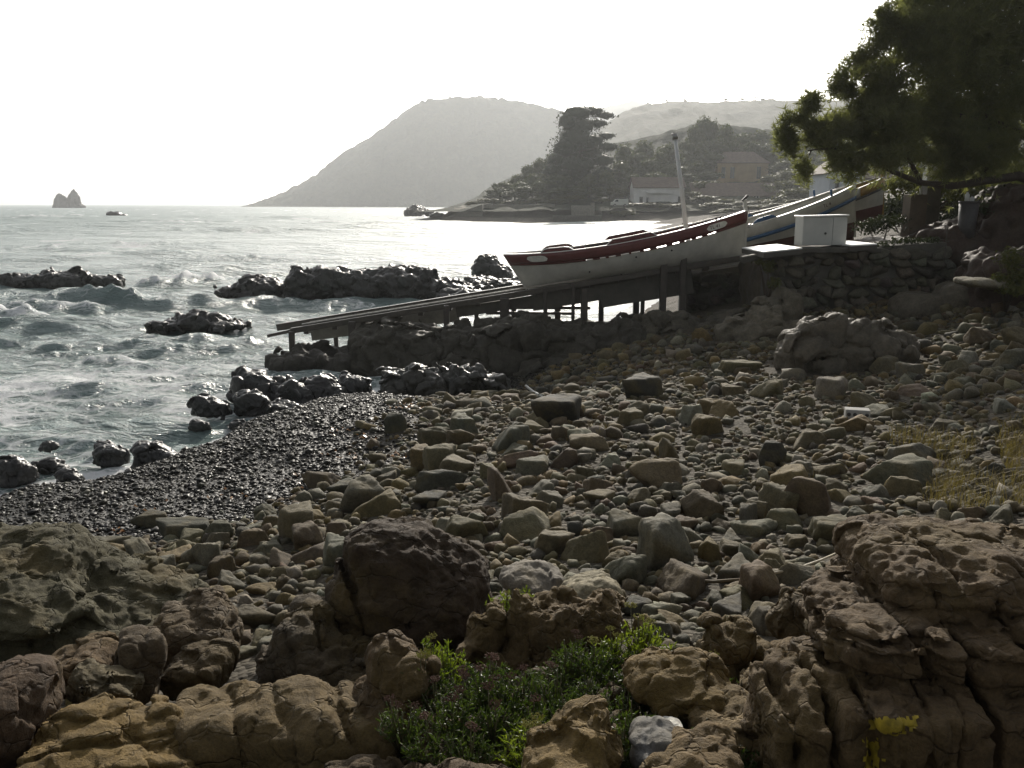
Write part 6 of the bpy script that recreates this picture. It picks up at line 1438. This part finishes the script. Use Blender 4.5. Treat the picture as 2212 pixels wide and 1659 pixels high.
for (u, v, w_, k) in [(1480, 213, 14, 'round'), (1532, 214, 5, 'round'), (1568, 217, 18, 'round'), (1604, 211, 18, 'round'), (1633, 208, 14, 'pine'), (1660, 208, 9, 'pine'), (1648, 216, 22, 'round'), (1400, 223, 14, 'round'), (1440, 219, 12, 'round')]:
    x = float(P(u, v, 900)[0]); zb = landz(x, 900); zt = float(P(u, v, 900)[2]); h = max(zt-zb, 2.5)
    t = thing('ridge_tree', {1480: 'round tree on the far skyline above the boat mast', 1532: 'thin dark cypress on the far skyline right of the mast', 1568: 'low round bush like tree on the skyline left of the umbrella pines', 1604: 'broad tree on the far skyline right above the ochre villa', 1633: 'larger umbrella pine on the far skyline above the villa roof', 1660: 'smaller umbrella pine at the right end of the skyline trees', 1648: 'low wide tree between the two skyline umbrella pines', 1400: 'leftmost small tree on the far ridge right of the cedar', 1440: 'small tree on the far skyline above the white cottage'}[u], 'tree', (x, 900, zb), 0, 'trees on the far ridge skyline')
    t.scale = (w_*900/FPX, w_*900/FPX, h); c, tr = UT[k][0]; obj('crown', c, t); obj('trunk', tr, t)
p = P(972, 216, 1400); mb = MB(); mb.box((0, 0, 2), (3.5, 3.5, 12), taper=.6); o = mb.build('signal_tower', M_CONCD); o.location = p; tag(o, 'tiny signal tower on the top of the headland', 'tower')
# tall cedar with layered boughs
def cedar():
    d = 222; s = d/FPX; x0 = float(P(1252, 430, d)[0]); zb = landz(x0, d); zc = lambda v: float(P(1252, v, d)[2])-zb
    t = thing('cedar_tree', 'tall dark cedar with layered boughs towering behind the cove', 'tree', (x0, d, zb))
    pads = []
    for (u, v, ru, rv) in [(1245, 240, 38, 10), (1275, 235, 30, 6), (1222, 258, 24, 11), (1250, 264, 44, 12), (1302, 246, 26, 5), (1288, 262, 24, 6), (1240, 290, 42, 15), (1275, 298, 34, 11), (1308, 290, 20, 5), (1220, 314, 36, 13), (1265, 322, 46, 13), (1306, 316, 28, 6), (1204, 338, 30, 12), (1250, 346, 50, 15), (1300, 342, 30, 9), (1195, 362, 26, 10), (1240, 374, 58, 14), (1300, 370, 36, 12), (1212, 394, 50, 13), (1270, 398, 60, 13)]:
        pads.append(((u-1252)*s, rng.normal(0, 1.8), zc(v)-rv*s*.5, ru*s*1.05, ru*s*.85, rv*s*1.75))
    V, F = crown(pads, 9000, .30, 77, .8); obj('crown', mesh('crown', V, F, M_LEAFD, False), t)
    mb = MB(); mb.tube([(0, 0, -1), (.1, 0, zc(400)), (.2, 0, zc(320)), (0, 0, zc(240))], [.75, .6, .4, .12], 9)
    for p in pads[4:]: mb.tube([(0, 0, p[2]-.8), (p[0]*.5, p[1]*.5, p[2]-.3), p[:3]], [.2, .13, .05], 5)
    mb.build('trunk', M_BARK, t, True)
cedar()
# near pine over the boats
def pine():
    t = thing('pine_tree', 'big pine leaning in from the right above the boats and the bank', 'tree', tuple(P(2330, 560, 20)))
    org = np.array(t.location); r = np.random.default_rng(8)
    circ = [(2050, 70, 150, 19.5), (1985, 165, 105, 19), (2120, 215, 165, 20), (1905, 205, 70, 19), (1862, 235, 70, 19.3), (1925, 290, 85, 18.6), (1780, 268, 46, 19), (1830, 285, 50, 19.4), (1758, 290, 40, 18.7), (1812, 300, 44, 18.6), (1985, 290, 95, 19.6), (2120, 330, 70, 19), (2010, 20, 80, 20), (2200, 90, 150, 20.6), (2200, 280, 120, 20.6), (1950, 60, 44, 19), (1935, 110, 40, 19.2), (1880, 165, 36, 19.4), (1838, 195, 34, 19.2), (2060, 330, 60, 18.8), (1895, 318, 44, 19), (2240, 10, 120, 20), (2100, -30, 130, 20)]
    C, Dn = [], []
    for (u, v, rr, d) in circ:
        n = int(150+rr*rr*.125); R_ = rr*d/FPX; c = P(u, v, d)
        nsub = max(6, int(rr/6)); sub = r.normal(size=(nsub, 3)); sub /= np.linalg.norm(sub, axis=1, keepdims=True); sub *= r.uniform(.35, .98, (nsub, 1))*np.array([1, .75, 1])
        k = r.integers(0, nsub, n); q = r.normal(size=(n, 3)); q /= np.linalg.norm(q, axis=1, keepdims=True)
        q = sub[k]+q*np.array([.36, .36, .24])*r.uniform(.3, 1, (n, 1))**.6
        q = q+np.where(r.random((n, 1)) < .35, r.normal(0, .20, (n, 3)), 0)
        C.append(c+q*R_); Dn.append(q+np.array([0, 0, .5]))
    for (u0, v0, u1, v1, n) in [(1730, 345, 1742, 385, 50), (1800, 350, 1830, 376, 46), (1700, 262, 1690, 300, 40), (1842, 365, 1848, 395, 24), (1690, 285, 1720, 330, 60), (1740, 240, 1765, 215, 46), (1805, 205, 1815, 170, 40), (1845, 140, 1860, 112, 40), (1905, 60, 1915, 30, 40), (1860, 130, 1900, 105, 40), (1760, 215, 1735, 232, 40), (1800, 180, 1835, 158, 40), (1880, 60, 1925, 85, 40), (1700, 262, 1740, 250, 40), (1820, 345, 1870, 350, 60), (1900, 20, 1940, 40, 40), (1890, 95, 1915, 110, 36), (1690, 320, 1720, 300, 40)]:
        n = int(n*2.2); a = r.random((n, 1)); C.append(P(u0, v0, 18.8)*(1-a)+P(u1, v1, 18.8)*a+r.normal(0, .09, (n, 3))); Dn.append(np.tile([[-.3, -.2, .4]], (n, 1))+r.normal(0, .4, (n, 3)))
    C = np.concatenate(C)-org; Dn = np.concatenate(Dn); Dn /= np.linalg.norm(Dn, axis=1, keepdims=True)
    # needle tufts
    m = 9; n = len(C); dirs = Dn[:, None]*.9+r.normal(size=(n, m, 3))*.75; dirs /= np.linalg.norm(dirs, axis=2, keepdims=True)
    ln = r.uniform(.09, .19, (n, m, 1)); sd = np.cross(dirs, r.normal(size=(n, m, 3))); sd /= np.linalg.norm(sd, axis=2, keepdims=True)
    b0 = C[:, None]+dirs*.01; V = np.stack([b0-sd*.011, b0+sd*.011, b0+dirs*ln], 2).reshape(-1, 3)
    F = np.arange(len(V)).reshape(-1, 3)
    o = obj('crown', mesh('crown', V, F, M_PINE, False), t)
    print('pine tufts', n)
    mb = MB(); Q = lambda u, v, d: P(u, v, d)-org
    mb.tube([Q(2330, 640, 20), Q(2320, 480, 20), Q(2300, 330, 20), Q(2260, 160, 20), Q(2200, 0, 20)], [.26, .22, .19, .14, .08], 10)
    mb.build('trunk', M_BARK, t, True)
    for pts, rad in [([(2310, 420, 20), (2200, 380, 19.4), (2120, 392, 19), (2060, 402, 18.9), (1990, 395, 18.9), (1930, 372, 19), (1880, 340, 19), (1800, 320, 18.8), (1745, 325, 18.8)], [.13, .10, .085, .075, .06, .05, .04, .025, .012]),
                     ([(2300, 330, 20), (2160, 270, 20), (2020, 240, 19.5), (1920, 230, 19.2), (1850, 225, 19.2)], [.12, .08, .05, .03, .012]), ([(2265, 180, 20), (2120, 120, 20), (2000, 90, 19.5), (1930, 70, 19.3)], [.1, .06, .035, .012]),
                     ([(1990, 395, 18.9), (1940, 300, 19), (1900, 270, 19), (1860, 250, 19.2), (1800, 240, 19)], [.05, .04, .03, .02, .01]), ([(1850, 330, 18.9), (1838, 360, 18.8), (1830, 378, 18.8)], [.02, .014, .006]), ([(1752, 325, 18.8), (1738, 360, 18.8), (1742, 388, 18.8)], [.014, .01, .005]), ([(2120, 392, 19), (2140, 330, 19.4), (2130, 230, 20)], [.06, .05, .03])]:
        mb = MB(); mb.tube([Q(*p) for p in pts], rad, 7); mb.build('limb', M_BARK, t, True)
pine()
def shrub(label, pads, n, size, m, seed, name='shrub'):
    c0 = P(*pads[0][:3]); z0 = min(P(u, v+rv, d)[2] for u, v, d, ru, rv, dd in pads); org = np.array([c0[0], c0[1], z0-.2])
    t = thing(name, label, 'shrub', tuple(org))
    pd = [(*(P(u, v, d)-org), ru*d/FPX, dd, rv*d/FPX) for u, v, d, ru, rv, dd in pads]
    V, F = crown(pd, n, size, seed, .0, .3); obj('foliage', mesh('foliage', V, F, m, False), t)
    mb = MB()
    for p in pd: mb.tube([(0, 0, -.1), (p[0]*.5, p[1]*.5, p[2]*.5), p[:3]], [.03, .022, .008], 6)
    mb.build('stem', M_BARK, t, True)
shrub('bright green shrub behind the meter box under the pine', [(1990, 385, 24, 50, 34, .8), (2060, 400, 24, 60, 30, .8), (2140, 385, 24, 80, 42, .9), (2210, 400, 24, 60, 40, .9), (1940, 400, 24, 34, 26, .6), (2100, 425, 23.5, 60, 22, .7)], 5200, .055, M_SCRUB, 31)
shrub('dense dark shrubbery closing the view behind the meter box', [(1960, 440, 27, 70, 34, .9), (2040, 440, 27, 70, 40, 1), (2120, 430, 27, 80, 46, 1), (2200, 430, 26, 80, 50, 1), (1920, 460, 27, 40, 24, .8), (2080, 480, 26, 80, 34, .9)], 5200, .07, M_LEAFD, 36)
shrub('dark creeper hanging over the earth bank', [(2180, 430, 19, 60, 26, .5), (2130, 450, 18.8, 36, 14, .4), (2220, 460, 18.5, 40, 26, .5)], 1500, .05, M_LEAFD, 32)
shrub('sunlit green weeds growing at the foot of the earth bank', [(2185, 560, 15.4, 26, 26, .3), (2200, 600, 15.2, 30, 24, .3), (2160, 600, 15.3, 16, 14, .2), (2195, 625, 15, 36, 14, .3)], 1300, .035, M_SCRUB, 33)
shrub('low scrub on top of the stone wall under the bow', [(1660, 575, 17.8, 16, 16, .2), (1675, 610, 17.6, 14, 14, .2), (1640, 565, 18, 14, 8, .2)], 420, .035, M_SCRUB, 34)
shrub('grassy scrub along the terrace edge right of the cabinet', [(1900, 530, 18.2, 40, 8, .3), (1960, 522, 18.3, 46, 10, .3), (1860, 540, 18.0, 30, 6, .2), (2010, 520, 18.3, 30, 9, .3), (1920, 480, 20, 50, 20, .4), (1880, 490, 20, 40, 20, .4)], 1700, .035, M_LEAFD, 35)

# dry grass and roots at the right side of the stone field
M_STRAW = leaf_material('dry_straw', (.10, .075, .032), (.21, .16, .07), .3)
def grass(name, patches, m, seed, hmin, hmax, wd):
    r = np.random.default_rng(seed); V, F = [], []
    for (u, v, ru, rv, n) in patches:
        for i in range(n):
            a, q = r.uniform(0, 6.28), math.sqrt(r.random())
            g = ground_uv(u+ru*q*math.cos(a), v+rv*q*math.sin(a)); h = r.uniform(hmin, hmax); th = r.uniform(0, 6.28); ln = r.uniform(.3, 1.1)*h
            dx, dy = math.cos(th)*ln, math.sin(th)*ln; sx, sy = -math.sin(th)*wd, math.cos(th)*wd; k = len(V)
            for s, f in ((0, 1), (.5, .8), (1, .1)):
                z = g[2]+h*(s*1.5-.62*s*s); V += [(g[0]+dx*s*s-sx*f, g[1]+dy*s*s-sy*f, z), (g[0]+dx*s*s+sx*f, g[1]+dy*s*s+sy*f, z)]
            F += [(k, k+1, k+3, k+2), (k+2, k+3, k+5, k+4)]
    o = obj(name, mesh(name, V, np.array(F), m, False)); o['kind'] = 'stuff'
grass('dry_grass', [(1965, 955, 52, 18, 220), (2050, 975, 60, 30, 300), (2040, 1035, 54, 34, 320), (2190, 960, 40, 50, 320), (2110, 1075, 120, 36, 700), (2195, 1010, 30, 40, 300), (1720, 1040, 46, 10, 90), (1300, 940, 20, 8, 40)], M_STRAW, 5, .07, .21, .0026)

# samphire
M_SAM = leaf_material('samphire_leaf', (.022, .045, .014), (.075, .10, .022), .35, .45)
M_SAMY = leaf_material('young_samphire_leaf', (.08, .13, .02), (.20, .23, .03), .45, .45)
M_FLY = plain('yellow_umbel', (.26, .24, .05), .7, .3, 60); M_FLB = plain('brown_umbel', (.11, .055, .035), .8, .3, 60)
M_STEM = plain('samphire_stem', (.09, .08, .035), .6, .3, 30)
def samphire_mesh(seed, nst=26, spread=.11, hh=.13, flowers=2):
    r = np.random.default_rng(seed); V, F = [], []; st = MB(); fl = MB()
    for i in range(nst):
        a = r.uniform(0, 6.28); q = spread*math.sqrt(r.random()); tip = np.array([q*math.cos(a)*1.2, q*math.sin(a)*1.2, hh*r.uniform(.45, 1)*(1.1-.5*q/spread)]); b0 = np.array([q*.35*math.cos(a), q*.35*math.sin(a), -.05])
        st.tube([b0, (b0+tip)/2+[0, 0, .01], tip], [.0035, .003, .002], 5)
        for j in range(13):
            s = r.uniform(.35, 1.05); c = b0+(tip-b0)*s
            d = np.array([r.normal(), r.normal(), abs(r.normal())*.9+.35]); d /= np.linalg.norm(d); ln = r.uniform(.022, .042); wd = r.uniform(.0028, .0048)
            sx = np.cross(d, r.normal(size=3)); sx /= np.linalg.norm(sx); up = np.cross(sx, d)
            k = len(V); m = c+d*ln*.55+up*ln*.08; e = c+d*ln
            V += [c-sx*wd*.4, c+sx*wd*.4, m-sx*wd, m+up*wd, m+sx*wd, e]; F += [(k, k+2, k+3), (k, k+3, k+1), (k+1, k+3, k+4), (k+2, k+5, k+3), (k+3, k+5, k+4)]
    heads = []
    for f in range(flowers):
        a = r.uniform(0, 6.28); q = spread*.7*r.random(); c = np.array([q*math.cos(a), q*math.sin(a), hh*r.uniform(1.05, 1.4)])
        st.tube([(c[0]*.4, c[1]*.4, 0), (c[0]*.8, c[1]*.8, c[2]*.6), c], [.003, .0025, .002], 5); fm = MB()
        for k in range(34):
            t_ = r.uniform(0, 6.28); rr = .026*math.sqrt(r.random()); p = c+np.array([rr*math.cos(t_), rr*math.sin(t_), .012-rr*.35+r.normal(0, .003)]); s = r.uniform(.0028, .005)
            fm.add([p+[s, 0, 0], p+[0, s, 0], p-[s, 0, 0], p-[0, s, 0], p+[0, 0, s], p-[0, 0, s]], [(0, 1, 4), (1, 2, 4), (2, 3, 4), (3, 0, 4), (1, 0, 5), (2, 1, 5), (3, 2, 5), (0, 3, 5)])
            if k % 3 == 0: fm.tube([c-[0, 0, .012], p], [.0012, .001], 4, False)
        heads.append(fm)
    return V, F, st, heads
VAR = []
for i in range(6):
    V, F, st, hd = samphire_mesh(300+i, 26+4*(i % 3), .10+.02*(i % 2), .12+.02*(i % 3), 1+i % 3)
    VAR.append((mesh('leaves', V, F, M_SAM, False), mesh('leaves', V, F, M_SAMY, False), st.mesh('stem', M_STEM, True), [h.mesh('flower_head', M_FLY) for h in hd], [h.mesh('flower_head', M_FLB) for h in hd]))
SAM = [(935, 1412, 1, 1), (968, 1440, 1, 0), (905, 1470, 0, 1), (1000, 1470, 0, 2), (1045, 1490, 0, 2), (1095, 1500, 0, 2), (1130, 1478, 0, 0), (1180, 1458, 0, 2), (1232, 1440, 0, 0), (1285, 1420, 0, 1), (1330, 1396, 1, 1), (1378, 1384, 1, 1), (1420, 1420, 0, 0), (1200, 1510, 0, 0), (1262, 1490, 0, 0), (1322, 1462, 0, 0), (1382, 1450, 0, 0), (1432, 1455, 1, 0), (1150, 1552, 0, 2), (1222, 1550, 0, 0), (1292, 1540, 0, 0), (1352, 1520, 0, 0), (1062, 1570, 0, 2), (985, 1552, 0, 2), (930, 1600, 0, 2), (1012, 1620, 0, 2), (1135, 1615, 1, 1), (1172, 1590, 1, 0), (1405, 1560, 0, 0), (1380, 1600, 0, 0), (1088, 1300, 1, 1), (1115, 1296, 1, 0), (1735, 1465, 1, 1), (1600, 1640, 0, 0), (1500, 1640, 0, 0), (1345, 1625, 0, 0), (1060, 1445, 0, 2), (945, 1500, 0, 2), (870, 1560, 0, 2), (1440, 1500, 0, 0), (1250, 1400, 0, 2), (1500, 1455, 0, 1), (1590, 1500, 0, 0)]
dv = lambda v: float(np.interp(v, [1280, 1380, 1450, 1540, 1640], [3.95, 3.5, 3.22, 2.9, 2.58]))
sl = {}
for i, (u, v, yg, fl) in enumerate(SAM):
    p = P(u, v+34, dv(v)-.05); me = VAR[i % 6]
    look = ('bright yellow green' if yg else 'dark green')+' samphire '+('with yellow flower heads' if fl == 1 else 'with dried brown flower heads' if fl == 2 else 'tuft without flowers')
    marks = [(905, 1450, 'the brown rock spike'), (1092, 1290, 'the spiked ledge top'), (1200, 1390, 'the ochre ledge face'), (1480, 1500, 'the rounded ochre boulder'), (1258, 1600, 'the two lobed boulder'), (1562, 1450, 'the blunt cone rock'), (1750, 1470, 'the big cracked outcrop'), (1050, 1650, 'the shaded mound at the bottom'), (1565, 1600, 'the pale rounded slab'), (1400, 1620, 'the blue grey boulder')]
    m = min(marks, key=lambda q: math.hypot(q[0]-u, q[1]-v)); rel = ('left of' if u < m[0] else 'right of') if abs(u-m[0]) > abs(v-m[1]) else ('above' if v < m[1] else 'below')
    lb = f'{look} {rel} {m[2]}'
    m2 = sorted(marks, key=lambda q: math.hypot(q[0]-u, q[1]-v))
    side = 'nearer' if m2[1][1] > v else 'beyond'
    for alt in (lb, f'{look} between {m2[0][2]} and {m2[1][2]}', f'{look} well {rel} {m[2]}', f'{look} {"left" if u < m2[1][0] else "right"} of {m2[1][2]}', f'{look} {"above" if v < m2[2][1] else "below"} {m2[2][2]}', f'{look} {"left" if u < m2[2][0] else "right"} of {m2[2][2]}', f'larger {look} near {m[2]}', f'smaller {look} near {m2[1][2]}'):
        if alt not in sl and len(alt.split()) <= 16: lb = alt; break
    sl[lb] = 1
    t = thing('samphire_plant', lb, 'plant', tuple(p), rng.uniform(0, 6.28), 'samphire growing over the foreground rocks')
    k = rng.uniform(.7, 1.05); t.scale = (k, k, k*rng.uniform(.8, 1.1))
    obj('leaves', me[1 if yg else 0], t); obj('stem', me[2], t)
    if fl:
        for h in me[3 if fl == 1 else 4]: obj('flower_head', h, t)

# ------------------------------------------------------------------ flotsam
M_CANE = plain('bleached_cane', (.46, .40, .28), .5, .2, 12); M_STICK = plain('driftwood', (.13, .10, .06), .8, .35, 14)
def strand(name, label, cat, pts, rad, m, n=7):
    q = [P(*p) for p in pts]; mb = MB(); mb.tube(q, rad, n); o = mb.build(name, m, None, True); return tag(o, label, cat)
def gp(u, v, up): g = ground_uv(u, v); return (u, v-up*FPX/g[1], g[1])
strand('cane', 'long pale bleached cane lying towards the big outcrop', 'cane', [gp(1668, 1262, .06), gp(1720, 1256, .07), gp(1775, 1238, .08), gp(1845, 1212, .10)], [.008, .008, .007, .005], M_CANE)
strand('driftwood_stick', 'thin straight driftwood stick lying left of the red brown pyramid stone', 'stick', [gp(1440, 1272, .06), gp(1540, 1278, .055), gp(1640, 1272, .06)], [.010, .011, .008], M_STICK)
strand('driftwood_stick', 'short forked bleached stick among the middle stones', 'stick', [gp(1760, 1010, .05), gp(1800, 1000, .06), gp(1850, 985, .07)], [.008, .008, .005], M_STICK)
strand('pipe', 'short curved white pipe stranded below the dark ledge', 'pipe', [gp(1136, 845, .10), gp(1150, 856, .09), gp(1172, 866, .06)], [.024, .024, .024], M_WBOX, 10)
def hollow_block():
    g = ground_uv(1850, 910); t = thing('hollow_block', 'pale hollow concrete block with round holes lying among the stones', 'block', (g[0], g[1], g[2]+.04), R(-14)); w_, h_, dp = .27, .11, .16
    mb = MB(); mb.box((0, 0, h_/2), (w_, dp, h_)); mb.build('body', plain('pale_block', (.36, .35, .32), .85, .2, 6, bump=.4), t, bevel=.008)
    for i in range(4):
        mb = MB(); x = -w_*.36+i*w_*.24; mb.tube([(x, -dp/2-.003, h_*.5), (x, -dp/2+.01, h_*.5)], .022, 12); mb.build('hole_shade_disc', M_IRON, t, True)  # dark discs on the solid face stand for the shade inside the holes
hollow_block()
print('vegetation', round(time.time()-T0, 1))
